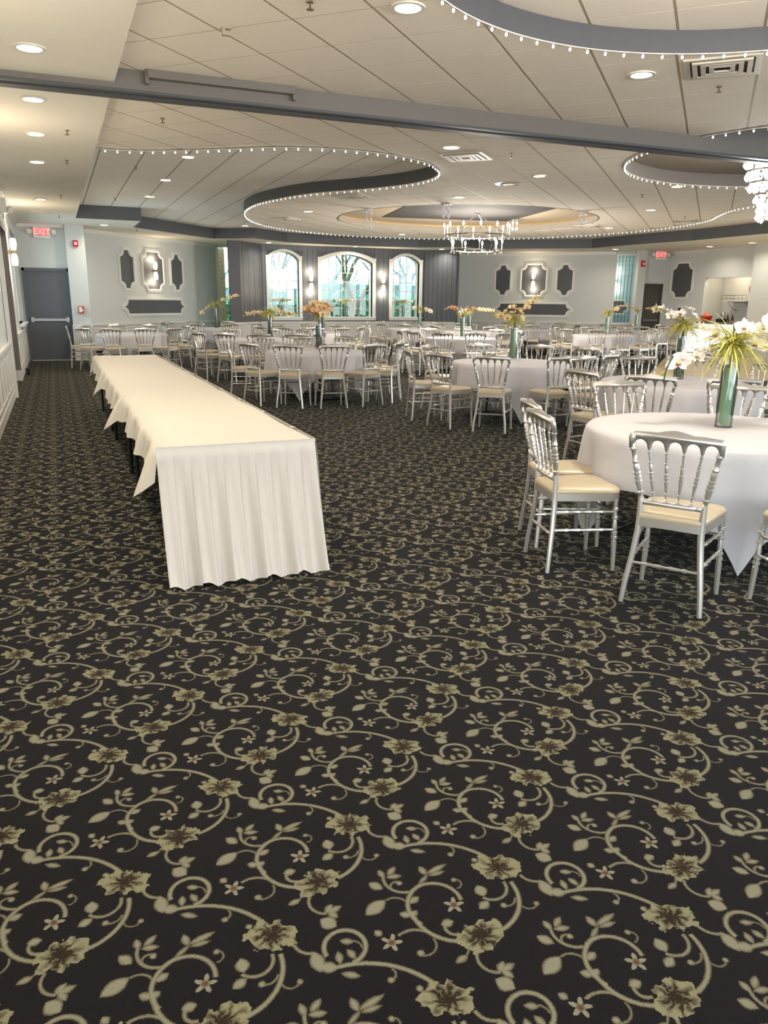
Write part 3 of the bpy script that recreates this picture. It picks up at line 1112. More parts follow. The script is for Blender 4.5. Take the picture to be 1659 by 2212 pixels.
# tray inside the near ring, plain tiles on the same diagonal
tr = thing('ceiling_tray', 'tiled ceiling inside the nearest charcoal ring', 'ceiling', (0, 0, 0), 0, None, 'structure')
MB().prism(circle(C1_C, C1_R + 0.02, 64), lambda a, b, d: (a, b, d), Z_UP - 0.0288, Z_UP - 0.01).build('ceiling_grid', M['grid'], tr)
tile_ceiling(tr, [circle(C1_C, C1_R, 80)], Z_UP - 0.03, PI / 4, 0.6105, (4.74, 3.535), (3.8, 5), 200, (1, 6.2, 2.2, 6))

# perimeter soffit
soff_in = [(0.65, -4.2), (0.65, 19.95), (2.08, 19.95), (2.08, 21.75), (4.57, 24.40), (5.68, 23.65), (6.95, 24.72), (8.2, 24.95), (9.2, 25.0), (10.2, 24.95), (11.5, 24.72), (12.75, 23.65),
           (13.6, 24.2), (16.5, 22.0), (16.62, 20.0), (16.95, 18.0), (16.9, 15.3), (16.9, -4.2)]
mb = MB()
soff_out = [(22.3, -4.2), (22.3, 27.35), (-2.2, 27.35), (-2.2, -4.2)]
vs, fs = fill_faces([soff_in + soff_out], Z_SOF)
mb.add(vs, fs)
vs, fs = fill_faces([soff_in + soff_out], Z_SOF + 0.02)
mb.add(vs, fs)
so = struct('ceiling_soffit', mb, M['soffit'], 'smooth cream soffit with downlights along the walls', 'soffit')
mb = MB()
strip(mb, soff_in[1:-1], Z_SOF - 0.002, Z_UP + 0.01, 0.03)
struct('trim_2', mb, M['dark'], 'charcoal fascia above the soffit at the back of the hall', 'fascia')
MB().box(0.62, 0.649, -4.2, 19.95, Z_SOF + 0.004, Z_UP).build('soffit_cheek', M['soffit'], so)

# curved fascias
mb = MB()
strip(mb, S_all, Z_LOW - 0.004, Z_UP + 0.01, 0.03)
struct('trim_3', mb, M['dark'], 'charcoal S-curved fascia of the lower ceiling', 'fascia')
mb = MB()
strip(mb, c1, Z_LOW - 0.006, Z_UP, 0.03, True)
struct('trim_4', mb, M['dark'], 'charcoal ring fascia in the ceiling nearest the viewer', 'fascia')
mb = MB()
strip(mb, c2, Z_LOW - 0.006, Z_UP + 0.02, 0.03, True)
struct('trim_5', mb, M['beam'], 'taupe ring fascia round the crystal chandelier', 'fascia')
mb = MB().prism(circle(C2_C, C2_R, 64), lambda a, b, d: (a, b, d), Z_UP - 0.005, Z_UP + 0.005)
struct('ceiling_recess', mb, M['taupe'], 'taupe painted ceiling inside the ring with the crystal chandelier', 'ceiling')
# big oval recess: fascia, lit cove, dark dropped panel
mb = MB()
strip(mb, ov, Z_LOW - 0.004, Z_LOW + 0.13, 0.04, True)
struct('trim_6', mb, M['taupe'], 'taupe ring fascia round the large chandelier recess', 'fascia')
rc = MB()
big = circle(OV_C, OV_R + 0.32, 96, PI / 2)
strip(rc, big, Z_LOW + 0.1, Z_LOW + 0.62, 0.03, True)
rc.ring(big, ov, lambda a, b, d: (a, b, d), Z_LOW + 0.12, Z_LOW + 0.13)
rc.prism(big, lambda a, b, d: (a, b, d), Z_LOW + 0.62, Z_LOW + 0.64)
struct('ceiling_cove', rc, mat('cove_cream', (236, 222, 190), 0.8), 'cream cove above the large round chandelier recess', 'ceiling')
sq = [(OV_C[0] + 2.35 * math.cos(a), OV_C[1] + 2.35 * math.sin(a)) for a in (math.radians(35), math.radians(125), math.radians(215), math.radians(305))]
mb = MB().prism(sq, lambda a, b, d: (a, b, d), Z_LOW + 0.17, Z_LOW + 0.62)
struct('ceiling_panel', mb, M['panel_dark'], 'dark square panel hung inside the large round recess', 'ceiling')
mb = MB()
strip(mb, circle(OV_C, OV_R + 0.2, 64), Z_LOW + 0.135, Z_LOW + 0.15, 0.03, True)
tag(mb.build('cove_light', M['cove']), 'warm light strip glowing in the large round recess', 'cove light')

# beam across the hall with partition track and box
bm_ = thing('beam', 'charcoal beam crossing the hall under the ceiling', 'beam', (0, 0, 0), 0, None, 'structure')
mb = MB()
mb.box(-0.72, 20, 7.58, 7.84, 3.285, Z_UP)
mb.build('beam_body', M['beam'], bm_)
mb = MB()
mb.box(-0.72, 20, 7.575, 7.64, 3.262, 3.285).box(-0.72, 20, 7.73, 7.86, 3.262, 3.285)
mb.build('partition_track', M['dark'], bm_)
mb = MB()
mb.box(0.92, 2.22, 7.50, 7.58, 3.375, 3.44)
mb.box(0.90, 0.93, 7.52, 7.58, 3.33, 3.45)
mb.box(2.20, 2.23, 7.52, 7.58, 3.33, 3.45)
mb.box(1.55, 1.60, 7.49, 7.58, 3.43, 3.45)
mb.build('track_cover', M['beam'], bm_)

# ---------------------------------------------------------------- string lights along the curves
bulb_me = MB().ball((0, 0, -0.020), 0.0105, 6, 4, 1.3).mesh('bulb', M['bulb'])


def string_light(label, path, z, spacing, a=0, off=0.022, inward=1, limit=298):
    t = thing('string_light', label, 'string light', (0, 0, 0), 0, 'string lights along the ceiling curves')
    # offset path to the visible side
    q = []
    n = len(path)
    for i in range(n):
        p0, p1 = path[max(i - 1, 0)], path[min(i + 1, n - 1)]
        dx, dy = p1[0] - p0[0], p1[1] - p0[1]
        d = math.hypot(dx, dy) or 1
        q.append((path[i][0] + inward * -dy / d * off, path[i][1] + inward * dx / d * off))
    MB().tube([(x, y, z) for x, y in q], 0.005, 4).build('wire', M['plastic'], t)
    acc, k = 0.0, 0
    for i in range(1, n):
        L = math.hypot(q[i][0] - q[i - 1][0], q[i][1] - q[i - 1][1])
        acc += L
        while acc >= spacing and k < limit:
            f = 1 - (acc - spacing) / L
            put('bulb', bulb_me, t, (q[i - 1][0] + (q[i][0] - q[i - 1][0]) * f, q[i - 1][1] + (q[i][1] - q[i - 1][1]) * f, z - 0.004))
            acc -= spacing
            k += 1
    return t


cut = [p for p in S_all if not (p[0] > 13.3 and p[1] < 13.0)]
string_light('white bulb string light along the S-curved ceiling edge', cut, Z_LOW - 0.012, 0.152, off=0.0)
a1 = [p for p in circle(C1_C, C1_R - 0.01, 160, 0)]
string_light('white bulb string light under the nearest charcoal ceiling ring', [p for p in a1 if p[1] > 4.6 and p[1] > 0][::-1], Z_LOW - 0.012, 0.155, off=0.0)
a2 = circle(C2_C, C2_R - 0.02, 200, -PI * 0.28)
string_light('white bulb string light under the ring with the crystal chandelier', a2, Z_LOW - 0.012, 0.155, off=0.0, limit=90)

# ---------------------------------------------------------------- downlights
trim_me = MB().ring(circle((0, 0), 0.115, 24), circle((0, 0), 0.088, 24), lambda a, b, d: (a, b, d), -0.012, 0.0).mesh('trim_ring', M['plastic'])
lens_me = MB().lathe([(0.0001, -0.010), (0.05, -0.009), (0.088, -0.004)], 24).mesh('lens', M['lamp'])
DL = [(0.01, 6.86, Z_SOF, 'first from the viewer in the left soffit row'), (0.0, 8.5, Z_SOF, 'just beyond the beam in the left soffit row'), (-0.01, 10.19, Z_SOF, 'third in the left soffit row'),
      (-0.03, 12.18, Z_SOF, 'fourth in the left soffit row'), (-0.04, 16.57, Z_SOF, 'last in the left soffit row, near the exit sign'),
      (1.34, 21.4, Z_SOF, 'in the soffit over the left panelled wall'), (6.45, 25.1, Z_SOF, 'in the soffit over the left arched window'), (9.45, 25.3, Z_SOF, 'in the soffit over the middle arched window'),
      (12.5, 25.0, Z_SOF, 'in the soffit over the right end of the bay'), (17.45, 22.0, Z_SOF, 'in the soffit before the glazed screen'), (19.07, 19.49, Z_SOF, 'in the right soffit, before the bar hatch'), (18.97, 17.77, Z_SOF, 'in the right soffit, beside the bar pier'),
      (2.06, 12.67, Z_UP, 'nearest in the raised ceiling left of the curve'), (2.05, 15.18, Z_UP, 'second in the raised ceiling left of the curve'), (2.05, 17.69, Z_UP, 'third in the raised ceiling left of the curve'), (5.26, 23.07, Z_UP, 'in the raised ceiling near the dark fascia corner'),
      (4.79, 5.89, Z_LOW, 'near the supply vent under the nearest ring'), (4.79, 9.41, Z_LOW, 'beside the vent beyond the beam'), (7.04, 10.82, Z_LOW, 'right of the round speaker grille'), (7.09, 13.55, Z_LOW, 'before the large chandelier recess'),
      (9.66, 10.74, Z_LOW, 'touching the far edge of the crystal chandelier ring'), (11.54, 13.52, Z_LOW, 'between the two chandelier rings on the right'), (13.3, 17.08, Z_LOW, 'right of the large chandelier recess'),
      (5.29, 17.12, Z_LOW, 'left of the large chandelier recess'), (9.45, 21.49, Z_LOW, 'beyond the large chandelier recess'), (2.35, 5.3, Z_LOW, 'overhead beside the nearest ring'),
      (0.01, 5.2, Z_SOF, 'overhead, just before the viewer in the left soffit row'), (0.01, 3.55, Z_SOF, 'in the left soffit row above the viewer'), (0.01, 1.9, Z_SOF, 'in the left soffit row right over the viewer'),
      (0.01, -0.4, Z_SOF, 'in the left soffit row behind the viewer'), (7.06, 2.6, Z_LOW, 'behind the viewer on the right of the ring'), (4.79, -0.6, Z_LOW, 'behind the viewer in the middle'), (1.9, -1.4, Z_LOW, 'behind the viewer on the left'),
      (9.4, 4.6, Z_LOW, 'right of the nearest tables'), (12.6, 9.4, Z_LOW, 'far right of the crystal chandelier ring'), (-1.45, 15.3, Z_SOF, 'added in the lobby behind the left doorway to light its jamb')]  # the lobby downlight is added to brighten the dark jamb
WARM = (1.0, 0.92, 0.80)
for x, y, z, lab in DL:
    t = thing('downlight', 'round recessed downlight ' + lab, 'downlight', (x, y, z - 0.001), 0, 'recessed downlights')
    put('trim_ring', trim_me, t)
    put('lens', lens_me, t)
    lamp('downlight_beam', 'AREA', (0, 0, -0.03), LAMP, WARM, t, 0.16, None, None, math.radians(150))

# ---------------------------------------------------------------- vents, sprinklers, speaker grille
def vent(x, y, z, w, rot, lab, h=None):
    h = h or w
    t = thing('air_vent', lab, 'air vent', (x, y, z - 0.001), rot, 'ceiling air vents')
    mb = MB()
    f = lambda a, b, d: (a, b, d)
    rect = lambda s: [(-w / 2 * s, -h / 2 * s), (w / 2 * s, -h / 2 * s), (w / 2 * s, h / 2 * s), (-w / 2 * s, h / 2 * s)]
    MB().prism(rect(0.9), f, 0.0, 0.002).build('backing', M['black'], t)
    MB().ring(rect(1.0), rect(0.84), f, -0.014, 0.0).build('frame', M['vent'], t)
    for s in (0.78, 0.56, 0.34):
        MB().ring(rect(s), rect(s - 0.13), lambda a, b, d: (a, b, d), -0.026, -0.012).build('louvre', M['vent'], t)


vent(5.235, 5.44, Z_LOW, 0.58, PI / 4, 'square stepped air vent in the ceiling near the nearest ring')
vent(5.27, 9.9, Z_LOW, 0.58, PI / 4, 'square stepped air vent beyond the beam by the S-curve tip')
vent(5.26, 14.34, Z_LOW, 0.58, PI / 4, 'square air vent inside the left bulge of the lit curve')
vent(5.24, 18.88, Z_LOW, 0.58, PI / 4, 'square air vent at the far left of the lit curve')
vent(13.65, 14.8, Z_LOW, 0.58, PI / 4, 'square air vent at the right of the lit curve')
vent(12.53, 16.94, Z_LOW, 0.58, PI / 4, 'square air vent right of the large chandelier recess')
vent(-0.1, 18.9, Z_SOF, 0.42, 0, 'small slot vent in the soffit before the exit door', 0.16)
t = thing('speaker_grille', 'round white speaker grille in the ceiling beyond the beam', 'speaker', (7.08, 11.75, Z_LOW - 0.001), 0)
MB().lathe([(0.0001, -0.012), (0.09, -0.014), (0.20, -0.006), (0.24, 0.0)], 28).build('grille', M['plastic'], t)
MB().ring(circle((0, 0), 0.155, 24), circle((0, 0), 0.115, 24), lambda a, b, d: (a, b, d), -0.018, -0.011).build('grille_ring', M['grid'], t)
spr = MB()
spr.lathe([(0.028, 0.0), (0.024, -0.008), (0.007, -0.010), (0.006, -0.034), (0.009, -0.038), (0.005, -0.042), (0.026, -0.046), (0.026, -0.049), (0.0001, -0.050)], 10)
spr_me = spr.mesh('sprinkler', M['brass'], True)
SPL = [(5.68, 5.91, Z_LOW, 'beside the nearest vent'), (5.72, 9.48, Z_LOW, 'right of the vent beyond the beam'), (9.84, 11.79, Z_LOW, 'behind the crystal chandelier ring'), (13.02, 14.13, Z_LOW, 'near the right part of the lit curve'),
       (1.73, 5.48, Z_LOW, 'overhead near the camera'), (1.27, 9.35, Z_LOW, 'between beam and lit curve, close to the left soffit'), (6.38, 18.26, Z_LOW, 'left of the large recess'), (9.75, 21.0, Z_LOW, 'beyond the large recess'),
       (1.43, 13.92, Z_UP, 'in the raised ceiling near the first tile lines'), (1.41, 18.35, Z_UP, 'in the raised ceiling before the dark fascia'),
       (0.31, 9.85, Z_SOF, 'first in the left soffit'), (0.34, 11.89, Z_SOF, 'second in the left soffit'), (0.30, 15.83, Z_SOF, 'third in the left soffit'), (0.29, 19.6, Z_SOF, 'in the left soffit by the exit sign'), (2.21, 22.4, Z_SOF, 'in the soffit over the left panels'),
       (9.0, 8.9, Z_UP - 0.005, 'inside the taupe ring')]
for x, y, z, lab in SPL:
    tag(put('sprinkler', spr_me, None, (x, y, z)), 'small brass sprinkler head ' + lab, 'sprinkler', 'ceiling sprinklers')


# ---------------------------------------------------------------- chairs
def bead_profile(r, beads, n0=0.0):
    """(t, r) profile: slim shaft with rings at the given t"""
    out = [(0.0, r)]
    for t, k in beads:
        out += [(t - 0.028, r), (t - 0.016, r * k), (t + 0.016, r * k), (t + 0.028, r)]
    out.append((1.0, r))
    return out


def chair_parts():
    P = []
    # seat frame and pad: rounded trapezoid
    def outline(s, n=6):
        pts = []
        cor = [(0.210, 0.225, 0.075), (-0.210, 0.225, 0.075), (-0.172, -0.195, 0.03), (0.172, -0.195, 0.03)]
        st = [0, PI / 2, PI, 3 * PI / 2]
        for (x, y, r), a in zip(cor, st):
            cx, cy = x - math.copysign(r, x), y - math.copysign(r, y)
            for i in range(n + 1):
                t = a + PI / 2 * i / n
                pts.append(((cx + r * math.cos(t)) * s, (cy + r * math.sin(t) - 0.015) * s + 0.015))
        return pts
    f = lambda a, b, d: (a, b, d)
    mb = MB()
    mb.prism(outline(1.0), f, 0.432, 0.474)
    P.append(('seat_frame', mb.mesh('seat_frame', M['silver'], True)))
    mb = MB()
    rings = [(0.985, 0.474), (1.005, 0.482), (0.995, 0.494), (0.95, 0.505), (0.80, 0.512), (0.45, 0.516)]
    n = len(outline(1))
    vs, fs = [], []
    for s, z in rings:
        vs += [(x, y, z) for x, y in outline(s)]
    for k in range(len(rings) - 1):
        fs += [(k * n + i, k * n + (i + 1) % n, (k + 1) * n + (i + 1) % n, (k + 1) * n + i) for i in range(n)]
    fs.append(tuple((len(rings) - 1) * n + i for i in range(n)))
    fs.append(tuple(range(n - 1, -1, -1)))
    mb.add(vs, fs)
    P.append(('seat_pad', mb.mesh('seat_pad', M['pad'], True)))
    # back posts: splayed foot, slim at the seat, turned above
    for s in (-1, 1):
        mb = MB()
        path = [(s * .203, -.212, 0), (s * .192, -.202, .12), (s * .172, -.186, .27), (s * .158, -.178, .40), (s * .155, -.177, .50), (s * .157, -.180, .585)]
        mb.tube(path, [.0135, .015, .0165, .0175, .0175, .015], 8)
        mb.turned((s * .157, -.180, .58), (s * .214, -.236, .875), [(0, .013), (.06, .013), (.08, .018), (.11, .018), (.13, .012), (.22, .0165), (.27, .0165), (.28, .020), (.315, .020), (.325, .015), (.345, .015), (.355, .020), (.39, .020), (.40, .015), (.42, .015),
                                                                     (.43, .020), (.465, .020), (.475, .015), (.56, .018), (.62, .013), (.64, .018), (.67, .018), (.69, .0135), (.85, .0125), (.87, .017), (.90, .017), (.92, .0135), (1.0, .0135)], 8)
        P.append(('back_post', mb.mesh('back_post', M['silver'], True)))
    lean = lambda a, b, d: (a, -0.236 - (b - 0.87) * 0.2 + d, b)
    # crest rail: camel-back top, five arches below
    pts = []
    gap = 0.0852
    h0 = 0.862
    pts += [(-0.228, 0.845), (-0.202, 0.845)]
    for k in range(5):
        xc = -2 * gap + k * gap
        for i in range(7):
            a = PI - PI * i / 6
            pts.append((xc + 0.033 * math.cos(a), h0 + 0.034 * math.sin(a)))
        if k < 4:
            pts += [(xc + gap / 2 - .006, 0.846), (xc + gap / 2 + .006, 0.846)]
    pts += [(0.202, 0.845), (0.228, 0.845), (0.230, 0.905), (0.222, 0.925), (0.200, 0.934), (0.13, 0.937), (0.085, 0.937), (0.05, 0.948), (0.0, 0.955),
            (-0.05, 0.948), (-0.085, 0.937), (-0.13, 0.937), (-0.200, 0.934), (-0.222, 0.925), (-0.230, 0.905)]
    mb = MB().prism(pts, lean, -0.013, 0.013)
    P.append(('crest_rail', mb.mesh('crest_rail', M['silver'], False, 0.0045)))
    # lower rail with scalloped lip
    lean2 = lambda a, b, d: (a, -0.178 - (b - 0.55) * 0.2 + d, b)
    g2 = 0.062
    pts = [(-0.158, 0.545), (0.158, 0.545), (0.158, 0.592)]
    for k in range(5):
        xc = 2 * g2 - k * g2
        for i in range(5):
            a = -PI * i / 4
            pts.append((xc + 0.027 * math.cos(a), 0.592 + 0.020 * math.sin(a)))
    pts.append((-0.158, 0.592))
    mb = MB().prism(pts, lean2, -0.011, 0.011)
    P.append(('lower_rail', mb.mesh('lower_rail', M['silver'], False, 0.003)))
    for k in (-1.5, -.5, .5, 1.5):
        mb = MB().turned((k * g2, -.186, .582), (k * gap, -.233, .85),
                         [(0, .0055), (.10, .0055), (.11, .009), (.14, .009), (.15, .006), (.30, .0095), (.33, .0095), (.34, .012), (.38, .012), (.385, .008), (.41, .008), (.415, .012), (.455, .012), (.46, .008), (.485, .008), (.49, .012), (.53, .012), (.54, .008),
                          (.64, .010), (.70, .0065), (.71, .010), (.74, .010), (.75, .0065), (.9, .006), (.91, .009), (.94, .009), (.95, .006), (1, .006)], 6)
        P.append(('spindle', mb.mesh('spindle', M['silver'], True)))
    for s in (-1, 1):
        mb = MB().turned((s * .205, .198, 0), (s * .190, .188, .44), [(0, .0125), (.10, .0135), (.42, .0175), (.43, .0135), (.45, .0135), (.455, .020), (.49, .020), (.50, .014), (.52, .014), (.525, .020), (.555, .020), (.56, .014), (.62, .016), (.72, .012), (.73, .019), (.76, .019), (.77, .013),
                                                                          (.84, .013), (.85, .019), (.88, .019), (.89, .014), (1, .016)], 8)
        P.append(('front_leg', mb.mesh('front_leg', M['silver'], True)))
    sp = [(0, .0075), (.18, .0085), (.20, .012), (.24, .012), (.26, .008), (.40, .011), (.42, .012), (.45, .008), (.55, .008), (.58, .012), (.60, .011), (.74, .008), (.76, .012), (.80, .012), (.82, .0085), (1, .0075)]
    for s in (-1, 1):
        for zf, zr in ((.255, .255), (.365, .365)):
            mb = MB().turned((s * .197, .193, zf), (s * (.175 if zr < .3 else .163), -.185, zr), sp, 6)
            P.append(('stretcher', mb.mesh('stretcher', M['silver'], True)))
    P.append(('stretcher', MB().turned((-.178, -.188, .225), (.178, -.188, .225), sp, 6).mesh('stretcher', M['silver'], True)))
    P.append(('stretcher', MB().turned((-.194, .191, .345), (.194, .191, .345), sp, 6).mesh('stretcher', M['silver'], True)))
    return P


CHAIR_PARTS = chair_parts()


def joined_chair():
    """one mesh for the far tables, too small to show its parts"""
    bm = bmesh.new()
    for nm, me in CHAIR_PARTS:
        k = len(bm.faces)
        bm.from_mesh(me)
        bm.faces.ensure_lookup_table()
        if nm == 'seat_pad':
            for f in bm.faces[k:]:
                f.material_index = 1
    me = bpy.data.meshes.new('far_chair')
    bm.to_mesh(me)
    bm.free()
    me.materials.append(M['silver'])
    me.materials.append(M['pad'])
    return me


FAR_CHAIR = joined_chair()
WORDS = {1: 'one', 2: 'two', 3: 'three', 4: 'four', 5: 'five', 6: 'six', 7: 'seven', 8: 'eight', 9: 'nine', 10: 'ten', 11: 'eleven', 12: 'twelve'}


def chair_at(x, y, facing, label, group, full):
    rz = facing - PI / 2
    if full:
        t = thing('banquet_chair', label, 'chair', (x, y, 0), rz, group)
        for nm, me in CHAIR_PARTS:
            put(nm, me, t)
    else:
        t = put('banquet_chair', FAR_CHAIR, None, (x, y, 0), rz)
        tag(t, label, 'chair', group)
    return t


# ---------------------------------------------------------------- round tables
def cloth_mesh(R, half, top, rot, seed, mt):
    """square cloth over a round top: four hanging points, soft folds"""
    rnd = random.Random(seed)
    na, nr = 144, 14
    ph = [rnd.uniform(0, 6.28) for _ in range(6)]
    vs, fs = [(0, 0, top)], []
    rim = [(0.5, 0), (0.9, 0), (0.985, 0)]
    for s, _ in rim:
        for i in range(na):
            a = 2 * PI * i / na
            vs.append((R * s * math.cos(a), R * s * math.sin(a), top))
    for k in range(nr):
        t = (k + 1) / nr
        for i in range(na):
            a = 2 * PI * i / na
            ar = a - rot
            L = half / max(abs(math.cos(ar)), abs(math.sin(ar))) - R
            L = min(L, top - 0.012 + R * 0.0)
            d = L * t
            c4 = 0.5 - 0.5 * math.cos(4 * ar + 0)          # 0 on the flats, 1 on the corners
            fold = (math.sin(9 * a + ph[0]) * 0.55 + math.sin(15 * a + ph[1]) * 0.3 + math.sin(23 * a + ph[2]) * 0.15)
            amp = (0.015 + 0.055 * c4) * min(1.0, d / 0.35)
            tuck = -0.10 * c4 * min(1.0, d / 0.6)
            r = R + 0.012 * min(1, d / 0.03) + 0.05 * min(1, d / 0.3) + amp * fold + tuck
            z = top - d
            if k == 0:
                r = R + 0.008
                z = top - min(0.02, d)
            vs.append((r * math.cos(a), r * math.sin(a), z))
    rows = len(rim) + nr
    for i in range(na):
        fs.append((0, 1 + i, 1 + (i + 1) % na))
    for k in range(rows - 1):
        o = 1 + k * na
        for i in range(na):
            j = (i + 1) % na
            fs.append((o + i, o + na + i, o + na + j, o + j))
    me = bpy.data.meshes.new('round_cloth')
    me.from_pydata(vs, [], fs)
    me.materials.append(mt)
    me.polygons.foreach_set('use_smooth', [True] * len(me.polygons))
    me.update()
    return me


TOP = 0.765


def round_table(c, R, desc, angles, full, rot, cloth_half=1.10, chair_r=1.19, seed=1, tint='linen', own=()):
    t = thing('round_table', 'folding table under the cloth, ' + desc, 'table', (c[0], c[1], 0), rot, 'round banquet tables')
    MB().lathe([(R - .03, TOP - .035), (R - .012, TOP - .030), (R - .012, TOP - .006), (R - .03, TOP - .003)], 48).build('table_top', M['black'], t)
    for s in (-1, 1):
        for q in (-1, 1):
            MB().tube([(q * .05, s * .34, TOP - .03), (q * .10, s * .38, .35), (q * .12, s * .42, 0.05), (q * .30, s * .46, 0.015)], .014, 6).build('leg', M['black'], t)
        MB().tube([(-.3, s * .46, .015), (.3, s * .46, .015)], .013, 6).build('foot_bar', M['black'], t)
    cl = put('tablecloth', cloth_mesh(R, cloth_half, TOP + .004, 0, seed, M[tint]), None, (c[0], c[1], 0), rot)
    tag(cl, 'white cloth over ' + desc, 'tablecloth', 'white cloths on the round tables')
    # clock place seen from the viewer: twelve is the far side
    away = math.atan2(c[1], c[0])
    used = {}
    order = sorted(angles, key=lambda a: a)
    for a in order:
        ar = math.radians(a)
        h = (away - ar) / (PI / 6)
        h = round(h) % 12 or 12
        tries = 0
        while h in used and tries < 12:
            h = h % 12 + 1
            tries += 1
        used[h] = a
        x, y = c[0] + chair_r * math.cos(ar), c[1] + chair_r * math.sin(ar)
        chair_at(x, y, ar + PI + random.uniform(-.05, .05), "silver chair at %s o'clock of %s" % (WORDS[h], desc), 'silver chairs around the round tables', full)
    for x, y, fd, lab in own:                        # chairs standing off the ring, each placed on its own
        chair_at(x, y, math.radians(fd), lab, 'silver chairs around the round tables', True)
    return t


OWN1 = [(2.98, 3.05, 34, 'silver chair nearest the viewer, its back to us at the nearest round table'),
        (2.83, 3.77, -14, 'silver chair seen from its side at the left edge of the nearest table'),
        (3.05, 4.20, -17, 'silver chair right behind the side-on chair at the nearest table'),
        (3.53, 2.63, 76, 'silver chair cut off by the right picture edge at the nearest table')]
TABLES = [
    ((3.92, 3.80), 'the nearest round table', [76, 38, 345, 300], True, 0.30, 1),
    ((6.05, 6.40), 'the round table behind the nearest one', [189, 217, 245.5, 280, 38, 67, 97, 320, 5], True, 0.2, 2),
    ((5.75, 9.30), 'the round table right of the open aisle', [165, 200, 229.5, 264.5, 300, 335, 5, 40.5, 78.5, 115], True, 0.5, 3),
    ((3.92, 12.35), 'the round table with the peach bouquet', [208, 235.5, 263, 290.5, 318, 346, 16, 50.5, 83, 112, 165], True, 0.1, 4),
    ((3.90, 16.40), 'the table behind the peach bouquet table', [204, 231, 258.5, 286, 316, 350, 30, 65, 100, 140], True, 0.7, 5),
    ((8.60, 16.10), 'the round table with two yellow sprays', [167, 196, 226, 255, 283, 316, 350, 25, 60, 95, 130], True, 0.3, 6),
    ((1.66, 19.60), 'the round table by the grey exit door', [218, 247, 276, 305, 340, 20, 67, 98, 135, 180], False, 0.4, 7),
    ((6.05, 19.60), 'the round table under the left arched window', [200, 228, 258, 287, 316, 350, 40, 75, 110, 150], False, 0.2, 8),
    ((4.20, 23.20), 'the round table by the tall brick view window', [195, 243.5, 280, 320, 0, 60, 100, 140], False, 0.5, 9),
    ((10.30, 22.40), 'the round table under the right arched window', [203, 233, 270, 350, 30, 70, 110, 150], False, 0.1, 10),
    ((11.00, 20.10), 'the table behind the two spray table', [200, 235, 265, 300, 340, 20, 60, 100, 150], False, 0.6, 11),
    ((13.50, 17.20), 'the round table in front of the right wall panels', [191, 225.5, 253.5, 280, 315, 350, 30, 70, 110, 150], False, 0.3, 12),
    ((14.20, 21.60), 'the round table close under the right wall panels', [208, 236, 264, 300, 340, 20, 60, 100, 150], False, 0.4, 13),
    ((16.60, 19.50), 'the round table before the brown exit door', [205, 233, 261, 300, 340, 20, 60, 100, 150], False, 0.2, 14),
]
for c, desc, ang, full, rot, sd in TABLES:
    round_table(c, 0.80, desc, ang, full, rot, seed=sd, own=OWN1 if sd == 1 else ())


# ---------------------------------------------------------------- long row of folding tables with linen and skirt
LX0, LX1 = 0.465, 1.345
for k, (y0, y1, lab) in enumerate(((4.36, 6.95, 'near folding table of the long row, legs on the open side'), (6.97, 9.50, 'middle folding table of the long row'), (9.52, 12.05, 'far folding table of the long row'))):
    t = thing('folding_table', lab, 'table', ((LX0 + LX1) / 2, (y0 + y1) / 2, 0), 0, 'folding tables in the long row')
    w, l = (LX1 - LX0) / 2 - .01, (y1 - y0) / 2 - .01
    MB().box(-w, w, -l, l, 0.715, 0.752).build('table_top', M['plastic'], t)
    for s in (-1, 1):
        yy = s * (l - .30)
        MB().tube([(-w + .06, yy, .70), (-w + .05, yy, .45), (-w + .05, yy - s * .0, .04), (-w + .05, yy, 0.0)], .0165, 8).build('leg', M['black'], t)
        MB().tube([(w - .06, yy, .70), (w - .05, yy, .45), (w - .05, yy, 0.0)], .0165, 8).build('leg', M['black'], t)
        MB().tube([(-w + .05, yy, .30), (w - .05, yy, .30)], .012, 6).build('leg_brace', M['black'], t)
        MB().tube([(-w + .10, yy - s * .32, .69), (-w + .055, yy - s * .10, .52), (-w + .05, yy - s * .01, .34)], .0145, 8).build('leg_strut', M['black'], t)


